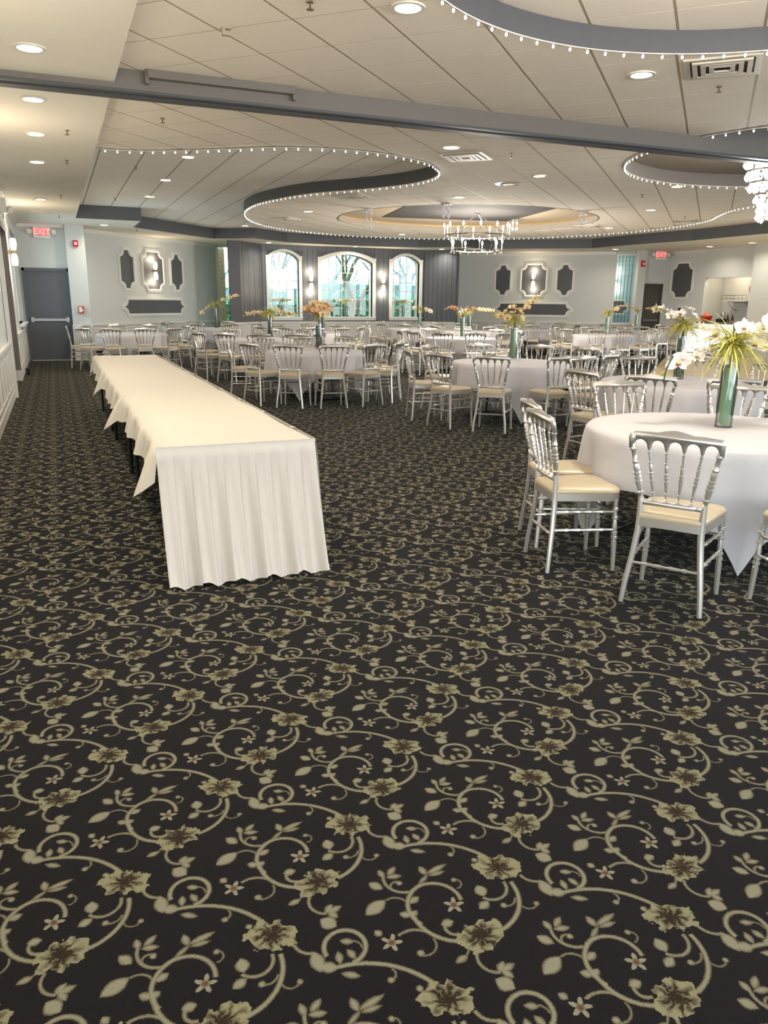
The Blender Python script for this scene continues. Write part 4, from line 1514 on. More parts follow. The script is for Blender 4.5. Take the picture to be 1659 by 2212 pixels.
def long_cloth(name, y0, y1, z, label, near_tip, far_tip, seed, right=0.03):
    rnd = random.Random(seed)
    ph = [rnd.uniform(0, 6.28) for _ in range(5)]
    ny = int((y1 - y0) / 0.035)
    vs, fs = [], []
    cols = [(None, 8), (None, 7), (None, 6), (None, 5), (None, 4), (None, 3), (None, 2), (None, 1)]
    nx = 8
    row = 9 + nx + 3
    for j in range(ny + 1):
        y = y0 + (y1 - y0) * j / ny
        e0 = max(0.0, 1 - (y - y0) / 0.42)
        e1 = max(0.0, 1 - (y1 - y) / 0.42)
        drop = 0.165 + 0.02 * math.sin(3.1 * y + ph[0]) + 0.012 * math.sin(11 * y + ph[1]) + near_tip * math.exp(-((y - y0 - 0.15) / 0.11) ** 2) + far_tip * e1 ** 1.3
        flare = 0.035 + 0.020 * math.sin(9 * y + ph[2]) + 0.014 * math.sin(21 * y + ph[3]) + 0.115 * math.exp(-((y - y0 - 0.13) / 0.10) ** 2) - 0.03 * e0 ** 3 + 0.05 * e1 ** 2
        for i in range(9):                                   # hanging left edge, bottom to top
            s = 1 - i / 9
            yy = y - 0.05 * s * math.exp(-((y - y0 - 0.13) / 0.12) ** 2) + far_tip * 0.2 * e1 ** 2 * s
            vs.append((LX0 - 0.006 - flare * s ** 0.8, yy, z - 0.012 - drop * s + 0.004 * math.sin(40 * y) * s))
        for i in range(nx + 1):
            x = LX0 + 0.01 + (LX1 - LX0 - 0.02) * i / nx
            vs.append((x, y, z + 0.0015 * math.sin(2.2 * y + i) + (0.004 * math.sin(5 * y + ph[4]) if i == nx else 0)))
        vs.append((LX1 + 0.004, y, z - 0.012))
        vs.append((LX1 + 0.008, y, z - right - 0.01))
    row = 9 + nx + 1 + 2
    for j in range(ny):
        for i in range(row - 1):
            a = j * row + i
            fs.append((a, a + 1, a + row + 1, a + row))
    me = bpy.data.meshes.new(name)
    me.from_pydata(vs, [], fs)
    me.materials.append(M['linen2'])
    me.polygons.foreach_set('use_smooth', [True] * len(me.polygons))
    me.update()
    return tag(put('tablecloth', me), label, 'tablecloth', 'ivory linens on the long table row')


long_cloth('far_linen', 9.42, 12.10, 0.757, 'ivory linen on the far table of the long row', 0.12, 0.10, 3)
long_cloth('middle_linen', 6.80, 9.55, 0.760, 'ivory linen on the middle table of the long row', 0.12, 0.05, 4)
long_cloth('near_linen', 4.312, 7.01, 0.764, 'ivory linen on the near table of the long row, drooping corner', 0.13, 0.06, 5)

# box-pleated skirt: front end and the right side
def skirt(name, path_top, flare, label, npl, n_per=14, amp=0.022, seed=1, bot=0.012, hem=0.03, top=0.768):
    """pleated skirt below a 2-D top path [(x,y)...] with outward normal on its right hand side"""
    rnd = random.Random(seed)
    L = [0.0]
    for a, c in zip(path_top, path_top[1:]):
        L.append(L[-1] + math.hypot(c[0] - a[0], c[1] - a[1]))
    tot = L[-1]
    na = npl * n_per
    rows = [0.0, 0.045, 0.055, 0.10, 0.2, 0.35, 0.5, 0.65, 0.8, 0.92, 1.0]
    vs, fs = [], []
    wob = [rnd.uniform(-.4, .4) for _ in range(npl + 2)]
    for r in rows:
        for i in range(na + 1):
            s = tot * i / na
            k = max(q for q in range(len(L)) if L[q] <= s + 1e-9)
            k = min(k, len(L) - 2)
            f = (s - L[k]) / (L[k + 1] - L[k])
            x = path_top[k][0] + (path_top[k + 1][0] - path_top[k][0]) * f
            y = path_top[k][1] + (path_top[k + 1][1] - path_top[k][1]) * f
            dx, dy = path_top[k + 1][0] - path_top[k][0], path_top[k + 1][1] - path_top[k][1]
            d = math.hypot(dx, dy)
            nx, ny = dy / d, -dx / d
            u = i / n_per
            c = u - math.floor(u)
            pl = int(u)
            # flat box pleat: panel forward, sharp tuck between panels that opens towards the hem
            tuck = max(0.0, 1 - c / 0.6) if 0 < i < na else 0.0
            wave = math.cos(2 * PI * c) * 0.5 + 0.5 * math.sin(2 * PI * (u * 0.53) + wob[pl])
            if r <= 0.05:
                off = 0.004
            else:
                g = (r - 0.05) / 0.95
                off = 0.014 - 0.024 * tuck * min(1.0, g * 6) * (1 - 0.2 * g) + flare * g ** 1.3 + amp * g * wave
            z = top - (top - bot) * r
            if r > 0.9:
                z += hem * (0.5 + 0.5 * math.sin(2 * PI * u * 0.5 + 1.0)) * (r - 0.9) / 0.1
            if r in (0.045,):
                off += 0.004
            vs.append((x + nx * off, y + ny * off, z))
    for k in range(len(rows) - 1):
        for i in range(na):
            a = k * (na + 1) + i
            fs.append((a, a + 1, a + na + 2, a + na + 1))
    me = bpy.data.meshes.new(name)
    me.from_pydata(vs, [], fs)
    me.materials.append(M['skirt'])
    me.polygons.foreach_set('use_smooth', [True] * len(me.polygons))
    try:
        me.set_sharp_from_angle(angle=math.radians(50))
    except Exception:
        pass
    me.update()
    return tag(put('table_skirt', me), label, 'table skirt', 'skirts of the long table row')


skirt('front_skirt', [(LX0 - 0.022, 4.318), (LX1 + 0.010, 4.318)], 0.215, 'white pleated skirt hanging to the carpet at the near end of the long table', 10, n_per=18, amp=0.036, seed=2, bot=0.004)
skirt('side_skirt', [(LX1 + 0.012, 4.32), (LX1 + 0.012, 12.05)], 0.05, 'white pleated skirt along the aisle side of the long table', 72, 8, amp=0.012, seed=5, bot=0.02)
ORD = ('nearest', 'second', 'third', 'fourth', 'fifth', 'sixth', 'seventh', 'eighth', 'farthest')
for k in range(9):
    y = 4.75 + k * 0.78
    o = MB().box(-0.012, 0.020, -0.014, 0.014, 0.0, 0.005).box(0.014, 0.021, -0.014, 0.014, -0.03, 0.005).build('skirt_clip', M['linen2'], None)
    o.location = (LX1 - 0.005, y, 0.768)
    tag(o, '%s small skirt clip along the aisle edge of the long table' % ORD[k], 'clip', 'skirt clips on the long table')


# ---------------------------------------------------------------- wall plaques with scooped corners
def scoop(a, b, w, h, r, n=6):
    """outline centred on (a,b): rectangle with concave corners and a small step"""
    pts = []
    for cx, cy, st in ((1, 1, 1.5 * PI), (-1, 1, 0.0), (-1, -1, 0.5 * PI), (1, -1, PI)):
        X, Y = a + cx * w / 2, b + cy * h / 2
        arc = [(X + r * math.cos(st - PI / 2 * i / n), Y + r * math.sin(st - PI / 2 * i / n)) for i in range(n + 1)]
        pts += arc
    return pts


def inset(pts, a, b, d, w, h):
    return [((x - a) * (1 - 2 * d / w) + a, (y - b) * (1 - 2 * d / h) + b) for x, y in pts]


def plaque(f, tc, zc, w, h, r, label, group='white framed dark wall panels', sconce=False):
    t = thing('wall_plaque', label, 'wall panel', f(tc, zc, 0), 0, group)
    o = Vector(f(tc, zc, 0))
    g = lambda a, b, d: tuple(Vector(f(a, b, d)) - o)
    out = scoop(tc, zc, w, h, r)
    inn = scoop(tc, zc, w - 0.17, h - 0.17, r * 0.92)
    mid = scoop(tc, zc, w - 0.085, h - 0.085, r * 0.96)
    MB().prism(inset(out, tc, zc, 0.03, w, h), g, -0.012, -0.001).build('dark_panel', M['dark'], t)
    mb = MB()
    mb.ring(out, inn, g, -0.025, -0.001)
    mb.ring(mid, scoop(tc, zc, w - 0.13, h - 0.13, r * 0.94), g, -0.038, -0.025)
    mb.build('frame', M['trim'], t)
    return t


ROW = ('first tall', 'wide middle', 'third tall')
for f, off, side in ((fA_, 0.0, 'left'), (fB_, 1.52, 'right')):
    plaque(f, 1.62 + off, 2.38, 0.70, 1.2, 0.20, 'narrow scooped dark panel left of the sconce panel on the %s angled wall' % side)
    plaque(f, 2.77 + off, 2.38, 1.06, 1.22, 0.20, 'larger scooped dark panel carrying the sconce on the %s angled wall' % side)
    plaque(f, 3.90 + off, 2.38, 0.70, 1.2, 0.20, 'narrow scooped dark panel right of the sconce panel on the %s angled wall' % side)
    plaque(f, 2.785 + off, 1.345, 2.95, 0.55, 0.20, 'long low scooped dark panel under the others on the %s angled wall' % side)
plaque(fR, 0.68, 2.37, 1.08, 1.26, 0.22, 'scooped dark panel beside the bar hatch on the right wall')
plaque(fR, 0.72, 1.30, 0.62, 0.5, 0.16, 'small low scooped dark panel below the one beside the bar hatch')
# the same kind of panels along the left wall before the doorway and beside the sconce
for tc, lab in ((12.6, 'scooped panel on the left wall just before the doorway'), (10.9, 'scooped panel on the left wall, nearer the viewer')):
    plaque(fL, tc + 4 - 4, 2.2, 0.9, 1.2, 0.2, lab)


# ---------------------------------------------------------------- sconces
def sconce(f, tc, zc, label, power=9.0):
    o = Vector(f(tc, zc, 0))
    t = thing('wall_sconce', label, 'wall lamp', tuple(o), 0, 'double glass wall sconces')
    g = lambda a, b, d: Vector(f(tc + a, zc + b, d)) - o
    mb = MB()
    mb.prism(circle((0, 0), 0.05, 16), lambda a, b, d: tuple(g(a, b, d)), -0.025, 0)
    mb.tube([g(0, 0, -0.02), g(0, 0, -0.10)], 0.012, 8)
    c = g(0, 0, -0.10)
    mb.lathe([(0.0001, -0.035), (0.045, -0.03), (0.05, 0.0), (0.045, 0.03), (0.0001, 0.035)], 12, tuple(c))
    mb.build('bracket', M['brass'], t, True)
    for s, nm in ((1, 'glass_shade'), (-1, 'glass_shade')):
        prof = [(0.036, s * 0.035), (0.05, s * 0.07), (0.062, s * 0.14), (0.055, s * 0.22), (0.046, s * 0.25), (0.0001, s * 0.25)]
        if s < 0:
            prof = prof[::-1]
        MB().lathe(prof, 14, tuple(c)).build(nm, M['shade'], t, True)
        lamp('sconce_bulb', 'POINT', tuple(c + Vector((0, 0, s * 0.33)) + (g(0, 0, -0.05) - g(0, 0, 0))), power, (1, .84, .62), t, 0.05)
    return t


sconce(fA_, 2.77, 2.38, 'glowing double sconce on the left angled wall panel')
sconce(fB_, 4.29, 2.38, 'glowing double sconce on the right angled wall panel')
sconce(fW, 8.03, 2.17, 'glowing double sconce between left and middle arched windows', 14)
sconce(fW, 10.64, 2.15, 'glowing double sconce between middle and right arched windows', 14)
sconce(fL, 17.4, 2.42, 'glowing double sconce on the left wall near the exit door', 14)
for yy, w_ in ((9.5, 'just before the framed panels'), (5.2, 'beside the viewer'), (1.0, 'behind the viewer')):
    sconce(fL, yy, 2.42, 'glowing double sconce on the left wall ' + w_, 9)
sconce(fP, 0.55, 2.42, 'double sconce on the porch wall seen through the glazed screen')
t = plaque(fP, 0.75, 1.45, 0.8, 0.6, 0.14, 'white framed panel on the porch wall behind the glazed screen')


# ---------------------------------------------------------------- signs, alarms and small wall fittings
def letters(txt, me_mat, parent, size, loc, rot):
    c = bpy.data.curves.new('exit_lettering', 'FONT')
    c.body = txt
    c.size = size
    c.align_x = 'CENTER'
    c.align_y = 'CENTER'
    c.extrude = 0.003
    c.offset = 0.004
    o = bpy.data.objects.new('exit_lettering', c)
    bpy.context.scene.collection.objects.link(o)
    dg = bpy.context.evaluated_depsgraph_get()
    me = bpy.data.meshes.new_from_object(o.evaluated_get(dg))
    bpy.data.objects.remove(o)
    me.materials.clear()
    me.materials.append(me_mat)
    return put('exit_lettering', me, parent, loc, None)


def exit_sign(x, y, z, rz, label):
    t = thing('exit_sign', label, 'exit sign', (x, y, z), rz, 'lit exit signs')
    MB().box(-0.19, 0.19, -0.03, 0.03, -0.14, 0.12).build('housing', M['plastic'], t)
    MB().box(-0.155, 0.155, -0.034, -0.03, -0.085, 0.10).build('glow_pink_panel', mat('exit_panel_glow_pink', (255, 160, 158), 0.5), t)  # plain pink colour stands in for the sign's red glow
    o = letters('EXIT', M['exit'], t, 0.19, (0, -0.037, 0.005), None)
    o.rotation_euler = (PI / 2, 0, 0)
    for s in (-1, 1):
        mb = MB()
        mb.tube([(s * 0.19, 0, 0.03), (s * 0.24, -0.01, 0.05)], 0.012, 6)
        mb.tube([(s * 0.28, 0.03, 0.03), (s * 0.28, -0.05, 0.01)], [0.035, 0.062], 12)
        mb.build('emergency_lamp', M['plastic'], t, True)
    return t


exit_sign(-0.11, 21.965, 3.14, 0, 'red EXIT sign with two lamp heads over the slate door')
sg = exit_sign(19.42, 22.05, 3.20, math.radians(-12), 'red EXIT sign with two lamp heads before the brown door')
MB().tube([(0, 0, 0.11), (0, 0, 0.128)], 0.03, 8).build('ceiling_mount', M['plastic'], sg)
t = thing('fire_alarm', 'red fire alarm strobe high on the pale pillar by the slate door', 'fire alarm', (0.65, 21.86, 2.89), 0, 'red fire alarms')
MB().box(-0.06, 0.06, -0.045, 0, -0.08, 0.08).build('alarm_body', M['red'], t)
MB().box(-0.03, 0.03, -0.065, -0.045, -0.03, 0.035).build('strobe_lens', M['plastic'], t)
t = thing('fire_alarm', 'red fire alarm strobe on the pier by the brown exit door', 'fire alarm', (18.69, 22.06, 2.9), 0, 'red fire alarms')
MB().box(-0.07, 0.07, -0.045, 0, -0.10, 0.10).build('alarm_body', M['red'], t)
MB().box(-0.03, 0.04, -0.065, -0.045, -0.04, 0.03).build('strobe_lens', M['plastic'], t)
t = thing('alarm_pull', 'small red and white pull station on the pillar ledge', 'fire alarm', (0.645, 21.845, 1.28), 0)
MB().box(-0.065, 0.065, -0.05, 0, -0.09, 0.09).build('alarm_body', M['red'], t)
MB().box(-0.05, 0.02, -0.056, -0.05, -0.06, 0.07).build('cover', M['plastic'], t)
MB().box(-0.02, 0.05, -0.066, -0.05, -0.03, 0.01).build('pull_handle', M['plastic'], t)
t = thing('emergency_light', 'white emergency light with two heads under the left soffit', 'emergency light', (-0.70, 15.6, 3.06), 0)
MB().box(-0.02, 0.10, -0.16, 0.16, -0.10, 0.14).build('housing', M['plastic'], t)
for s in (-1, 1):
    MB().tube([(0.10, s * 0.10, -0.02), (0.14, s * 0.10, -0.03), (0.17, s * 0.12, -0.05)], [0.02, 0.045, 0.06], 10).build('emergency_lamp', M['plastic'], t, True)
t = thing('door_stop', 'small black door wedge caster at the foot of the left wall', 'door stop', (-0.62, 17.95, 0.0), 0)
MB().box(-0.045, 0.045, -0.05, 0.05, 0.05, 0.14).build('block', M['black'], t)
MB().tube([(-0.03, 0, 0.035), (0.03, 0, 0.035)], 0.035, 12).build('wheel', M['black'], t)


# ---------------------------------------------------------------- centrepieces
def petal_mesh(L, W, cup, back=0.0):
    """single petal in XZ pointing +X"""
    vs, fs = [], []
    n, m = 6, 4
    for i in range(n + 1):
        t = i / n
        w = W * math.sin(PI * min(1, 0.12 + t * 0.88)) ** 0.75 * (1.0 if t < .98 else .4)
        for j in range(m + 1):
            s = (j / m - 0.5) * 2
            vs.append((L * t, s * w / 2, cup * (t * t) - back * t + 0.12 * W * (s * s)))
    for i in range(n):
        for j in range(m):
            a = i * (m + 1) + j
            fs.append((a, a + 1, a + m + 2, a + m + 1))
    return vs, fs


def blossom_mesh(name, pm, seed):
    rnd = random.Random(seed)
    mb = MB()
    def put_petal(ang, L, W, cup, tilt, mi):
        vs, fs = petal_mesh(L, W, cup)
        mb.cur = mi
        ca, sa = math.cos(ang), math.sin(ang)
        ct, st = math.cos(tilt), math.sin(tilt)
        out = []
        for x, y, z in vs:
            x, z = x * ct - z * st, x * st + z * ct
            out.append((x * ca - y * sa, x * sa + y * ca, z))
        mb.add(out, fs)
    # flower faces +Z: three sepals, two wide petals, a coloured lip
    for a in (90, 210, 330):
        put_petal(math.radians(a + rnd.uniform(-6, 6)), 0.052, 0.026, 0.010, 0.2, 0)
    for a in (15, 165):
        put_petal(math.radians(a + rnd.uniform(-6, 6)), 0.056, 0.048, 0.006, 0.25, 0)
    put_petal(math.radians(270), 0.030, 0.026, 0.016, 0.7, 1)
    mb.cur = 2
    mb.ball((0, 0.0, 0.010), 0.008, 6, 4)
    me = bpy.data.meshes.new(name)
    me.from_pydata(mb.v, [], mb.f)
    for m in (pm, M['lip'], M['bud']):
        me.materials.append(m)
    me.polygons.foreach_set('material_index', mb.mi)
    me.polygons.foreach_set('use_smooth', [True] * len(me.polygons))
    me.update()
    return me


BLOS = {k: [blossom_mesh('orchid_' + k, M[pm], s) for s in range(3)] for k, pm in (('white', 'petal'), ('cream', 'petal2'), ('peach', 'petal3'))}
BUD = MB().lathe([(0.0001, -0.014), (0.007, -0.006), (0.009, 0.004), (0.0001, 0.018)], 7).mesh('bud', M['bud'], True)


def blade(mb, p, d, L, w, droop, n=6):
    """narrow arching leaf ribbon with a keel"""
    p, d = Vector(p), Vector(d).normalized()
    side = d.cross(Vector((0, 0, 1)))
    side = side.normalized() if side.length > 1e-3 else Vector((1, 0, 0))
    vs = []
    q = p.copy()
    dd = d.copy()
    for i in range(n + 1):
        t = i / n
        ww = w * (1 - t) ** 0.6 * (0.6 + 0.4 * min(1, t * 4)) + 0.0006
        vs += [q - side * ww, q + Vector((0, 0, ww * 0.5)), q + side * ww]
        dd = (dd + Vector((0, 0, -droop / n))).normalized()
        q = q + dd * (L / n)
    fs = []
    for i in range(n):
        a = i * 3
        fs += [(a, a + 1, a + 4, a + 3), (a + 1, a + 2, a + 5, a + 4)]
    mb.add([tuple(v) for v in vs], fs)


def orient(o, z):
    o.rotation_mode = 'QUATERNION'
    o.rotation_quaternion = Vector(z).to_track_quat('Z', 'Y')


def centrepiece(x, y, z, label, sprays, kind='white', vh=0.44, blades=90, spread=0.36, seed=1, dark=False, detail=True, extra=0, fat=False, lift=0.12):
    rnd = random.Random(seed)
    t = thing('flower_centrepiece', label, 'flower vase', (x, y, z), 0, 'orchid centrepieces')
    n = 20 if detail else 12
    R = 0.055
    MB().lathe([(R, 0.0), (R, vh), (R - .004, vh), (R - .004, 0.022), (0.0001, 0.022)], n).build('vase', M['glass'], t, True)
    lin_m = M['leafdark'] if dark else M['leafwrap']
    wl_ = MB()
    vs, fs = [], []
    m = 14
    for i in range(m + 1):                         # folded leaf lining the glass
        s = i / m
        a = 0.4 + s * 5.9
        lo = 0.035 + 0.02 * math.sin(s * 7)
        vs += [((R - .006) * math.cos(a), (R - .006) * math.sin(a), lo), ((R - .006) * math.cos(a), (R - .006) * math.sin(a), vh - 0.02 - 0.03 * s)]
    for i in range(m):
        fs.append((2 * i, 2 * i + 2, 2 * i + 3, 2 * i + 1))
    wl_.add(vs, fs)
    wl_.build('leaf_lining', lin_m, t, True)
    sm = MB()
    for k in range(4):
        a = rnd.uniform(0, 6.28)
        sm.tube([(0.02 * math.cos(a), 0.02 * math.sin(a), 0.08), (0.012 * math.cos(a + 1), 0.012 * math.sin(a + 1), vh), (0.005, 0, vh + lift)], .007, 5)
    sm.build('stems', M['leafdark'], t, True)
    c = Vector((0, 0, vh + lift))
    for mm, cnt in ((M['blade'], blades * 2 // 3), (M['blade2'], blades // 3)):
        mb = MB()
        for k in range(cnt):
            a = rnd.uniform(0, 2 * PI)
            el = rnd.uniform(-0.35, 0.9)
            d = Vector((math.cos(a) * math.cos(el), math.sin(a) * math.cos(el), math.sin(el)))
            blade(mb, c + Vector((rnd.uniform(-.02, .02), rnd.uniform(-.02, .02), rnd.uniform(-.03, .03))), d, rnd.uniform(0.5, 1.0) * spread, rnd.uniform(.0032, .0062) * (1 if detail else 1.6), rnd.uniform(.5, 1.5))
        o = mb.build('grass_blades', mm, t)
        o['kind'] = 'stuff'
    stm = MB()
    tt = [M['petal'], M['petal2']]
    for az, el, L, nb, dr in sprays:
        a, e = math.radians(az), math.radians(el)
        d = Vector((math.cos(a) * math.cos(e), math.sin(a) * math.cos(e), math.sin(e)))
        q = c + Vector((0, 0, -0.02))
        pts = [q.copy()]
        dd = d.copy()
        N = 12
        for i in range(N):
            dd = (dd + Vector((0, 0, -dr / N))).normalized()
            q = q + dd * (L / N)
            pts.append(q.copy())
        stm.tube([tuple(p) for p in pts], [.005 - .0002 * i for i in range(N + 1)], 5)
        for b in range(nb):
            f = 0.38 + 0.62 * b / max(1, nb)
            i = f * N
            p = pts[int(i)].lerp(pts[min(N, int(i) + 1)], i - int(i))
            s = Vector((rnd.uniform(-1, 1), rnd.uniform(-1, 1), rnd.uniform(0.0, .8))).normalized()
            to_view = Vector((-x, -y, 0.1)).normalized()
            face = (s * 0.9 + to_view * 0.8).normalized()
            o = put('orchid_blossom', BLOS[kind][b % 3], t, tuple(p + s * 0.022))
            orient(o, face)
            k = (1.32 if detail else 1.5) * rnd.uniform(.85, 1.1)
            o.scale = (k, k, k)
        for b in range(2):
            p = pts[-1] + dd * (0.016 * b) + Vector((rnd.uniform(-.006, .006),) * 3)
            o = put('bud', BUD, t, tuple(p))
            orient(o, dd)
            o.scale = (1.5, 1.5, 1.5)
    if stm.v:
        stm.build('orchid_stem', M['stem'], t, True)
    for k in range(extra):                           # blossoms nested in the tuft
        a, el = rnd.uniform(0, 2 * PI), rnd.uniform(0.0, 1.3)
        rr = rnd.uniform(.08, .17) if not fat else rnd.uniform(.12, .22)
        d = Vector((math.cos(a) * math.cos(el), math.sin(a) * math.cos(el), math.sin(el)))
        o = put('orchid_blossom', BLOS[kind if k % 3 else ('cream' if kind == 'peach' else kind)][k % 3], t, tuple(c + d * rr))
        orient(o, (d + Vector((-x, -y, 0)).normalized() * 0.5).normalized())
        s = rnd.uniform(1.2, 1.6)
        o.scale = (s, s, s)
    return t


cp1 = centrepiece(4.05, 3.84, TOP + .004, 'large orchid and grass centrepiece in a green lined glass vase on the nearest round table', [(158, -8, .46, 6, .5), (-12, 36, .42, 6, .3), (-40, 10, .36, 4, .6)], 'white', 0.43, 210, 0.40, 11, extra=3)
lf = MB()
vs, fs = petal_mesh(0.16, 0.07, -0.03)
lf.add(vs, fs)
o = lf.build('drooping_leaf', M['leafdark'], cp1, True)
o.location = (-0.36, 0.13, 0.46)
o.rotation_euler = (0.3, 1.1, 2.6)
centrepiece(6.27, 6.65, TOP + .004, 'orchid centrepiece with a raised left spray on the second round table', [(150, 42, .36, 6, .4), (-20, 10, .34, 5, .9)], 'white', 0.46, 170, 0.30, 12, dark=True, extra=6)
centrepiece(6.20, 9.95, TOP + .004, 'orchid centrepiece with a rising right spray beside the open aisle', [(-20, 50, .48, 5, .3), (165, 25, .30, 4, .4)], 'cream', 0.44, 120, 0.30, 13, extra=7, detail=True)
centrepiece(4.10, 12.75, TOP + .004, 'full peach bouquet in a dark lined glass vase', [(150, 20, .34, 2, .5)], 'peach', 0.42, 60, 0.26, 14, dark=True, extra=40, fat=True, lift=0.16)
centrepiece(4.35, 17.9 - .9, TOP + .004, 'wide low yellow centrepiece with white orchids on both sides', [(165, 2, .55, 6, .25), (-15, 6, .55, 6, .35)], 'cream', 0.42, 110, 0.34, 15, dark=True, detail=False, extra=2)
centrepiece(8.75, 16.3, TOP + .004, 'yellow spray centrepiece with a bare left arm', [(160, 35, .42, 4, .8), (-20, 30, .40, 3, .8)], 'peach', 0.46, 70, 0.26, 16, detail=False)
centrepiece(10.95, 20.0, TOP + .004, 'yellow arching spray in a dark vase, right of the bare armed one', [(-20, 20, .75, 8, .7)], 'cream', 0.44, 60, 0.26, 17, dark=True, detail=False)
centrepiece(4.30, 23.0, TOP + .004, 'yellow centrepiece with arching dark tipped sprays in front of the left angled wall', [(-25, 30, .75, 5, .35), (190, -15, .55, 4, .7)], 'cream', 0.56, 70, 0.34, 18, dark=True, detail=False)
centrepiece(10.55, 22.5, TOP + .004, 'white orchid centrepiece under the right arched window', [(-25, 10, .42, 7, .9), (160, 18, .40, 2, .5)], 'white', 0.48, 60, 0.28, 19, detail=False)
centrepiece(13.9, 17.6, TOP + .004, 'green tuft centrepiece with one spray before the right wall panels', [(-20, 28, .55, 5, .3)], 'cream', 0.46, 80, 0.30, 20, detail=False)
centrepiece(16.5, 19.5, TOP + .004, 'yellow drooping spray in a clear vase before the brown exit door', [(-25, 22, .75, 9, .9), (150, 30, .4, 3, .4)], 'cream', 0.50, 40, 0.24, 21, dark=False, detail=False)
centrepiece(6.55, 20.0, TOP + .004, 'small dark vase half hidden behind the peach bouquet', [(140, 30, .3, 2, .4)], 'cream', 0.42, 50, 0.22, 22, dark=True, detail=False)
for k, (xx, lab) in enumerate(((7.06, 'yellow green orchid vase on the sill of the left arched window'), (9.34, 'yellow orchid vase on the sill of the middle arched window'), (11.49, 'yellow orchid vase on the sill of the right arched window'))):
    centrepiece(xx, 25.92, 1.046, lab, [(165, 15, .38, 5, .5), (-15, 15, .34, 4, .5)], 'white', 0.40, 60, 0.26, 23 + k, dark=True, detail=False)

# small things: a black ribbon by the far rim of the bouquet table, a clip on the ceiling grid
bow = MB()
bow.add([(0, 0, 0), (-.09, .01, .07), (-.08, .01, -.02), (.09, .01, .055), (.08, .01, -.02), (0, .02, 0.02)], [(0, 1, 5), (0, 5, 2), (0, 2, 1), (1, 2, 5), (0, 5, 3), (0, 4, 5), (0, 3, 4), (3, 5, 4)])
o = bow.build('ribbon_bow', M['black'])
o.location = (4.22, 12.98, TOP + 0.026)
tag(o, 'small black ribbon bow lying beside the peach bouquet vase', 'bow')
o = MB().box(-.035, .035, -.02, .02, -.008, 0).box(-.03, -.01, -.02, .02, -.05, -.008).box(-.01, .03, -.018, .018, -.05, -.042).build('ceiling_clip', M['grid'])
o.location = (1.327, 6.213, 3.4395)
tag(o, 'small beige clip on the ceiling grid before the beam', 'clip')


# ---------------------------------------------------------------- chandeliers
def ring_chandelier(c, label):
    t = thing('ring_chandelier', label, 'chandelier', (c[0], c[1], 0), 0)
    zc = Z_LOW + 0.17
    MB().lathe([(0.0001, zc), (0.07, zc), (0.07, zc - 0.03), (0.0001, zc - 0.04)], 16).build('ceiling_rose', M['chrome'], t)
    for r, z, nb, hb in ((0.78, 3.10, 12, 0.17), (0.61, 2.77, 9, 0.15)):
        MB().tube([(r * math.cos(2 * PI * i / 48), r * math.sin(2 * PI * i / 48), z) for i in range(49)], 0.014, 6, False).build('metal_ring', M['chrome'], t, True)
        for i in range(nb):
            a = 2 * PI * i / nb + 0.13
            p = (r * math.cos(a), r * math.sin(a), z)
            MB().tube([p, (p[0], p[1], z + hb)], 0.013, 6).build('candle_sleeve', M['plastic'], t)
            MB().lathe([(0.008, 0), (0.022, .03), (0.026, .055), (0.014, .09), (0.0001, .115)], 8, (p[0], p[1], z + hb)).build('candle_bulb', M['candle'], t, True)
        n = 16
        for i in range(n):
            a = 2 * PI * (i + .5) / n
            MB().ball((r * math.cos(a), r * math.sin(a), z - 0.035), 0.017, 6, 4, 1.3).build('crystal_drop', M['chrome'], t)
    for i in range(4):
        a = 2 * PI * i / 4 + 0.5
        MB().tube([(0.03 * math.cos(a), 0.03 * math.sin(a), zc - .03), (0.78 * math.cos(a), 0.78 * math.sin(a), 3.10)], 0.006, 5).build('hanger_chain', M['chrome'], t)
        MB().tube([(0.78 * math.cos(a), 0.78 * math.sin(a), 3.10), (0.61 * math.cos(a), 0.61 * math.sin(a), 2.77)], 0.006, 5).build('lower_chain', M['chrome'], t)
    lamp('chandelier_light', 'POINT', (0, 0, 2.45), CHAND, (1, .93, .83), t, 0.5)


ring_chandelier((9.5, 17.15), 'two tier ring chandelier with candle bulbs under the large recess')
bead_me = MB().lathe([(0.0001, -0.055), (0.022, -0.04), (0.032, -0.012), (0.02, 0.02), (0.008, 0.04), (0.0001, 0.045)], 8).mesh('crystal_drop', M['crystal'], True)
small_me = MB().ball((0, 0, 0), 0.014, 8, 5).mesh('crystal_bead', M['crystal'], True)
for x, y, zt, rows, lab in ((6.29, 16.04, 3.439, 3, 'crystal pendant cluster at the left rim of the large recess'), (7.35, 14.55, 3.439, 2, 'crystal pendant cluster at the near rim of the large recess'),
                            (10.42, 14.28, 3.439, 2, 'crystal pendant cluster at the right rim of the large recess'), (11.0, 17.9, 3.609, 2, 'crystal pendant cluster beyond the ring chandelier')):
    t = thing('crystal_pendant', lab, 'pendant', (x, y, zt), 0, 'small crystal pendants')
    MB().lathe([(0.0001, 0.0), (0.11, 0.0), (0.11, -0.015), (0.0001, -0.02)], 14).build('mount', M['chrome'], t)
    for i in range(4):
        a = 2 * PI * i / 4 + .4
        MB().tube([(.07 * math.cos(a), .07 * math.sin(a), -.01), (.06 * math.cos(a), .06 * math.sin(a), -.13 * rows - .02)], .003, 4).build('wire', M['chrome'], t)
        for r in range(rows):
            put('crystal_drop', bead_me, t, (.07 * math.cos(a), .07 * math.sin(a), -0.08 - r * 0.14))
            put('crystal_bead', small_me, t, (.07 * math.cos(a), .07 * math.sin(a), -0.015 - r * 0.14))
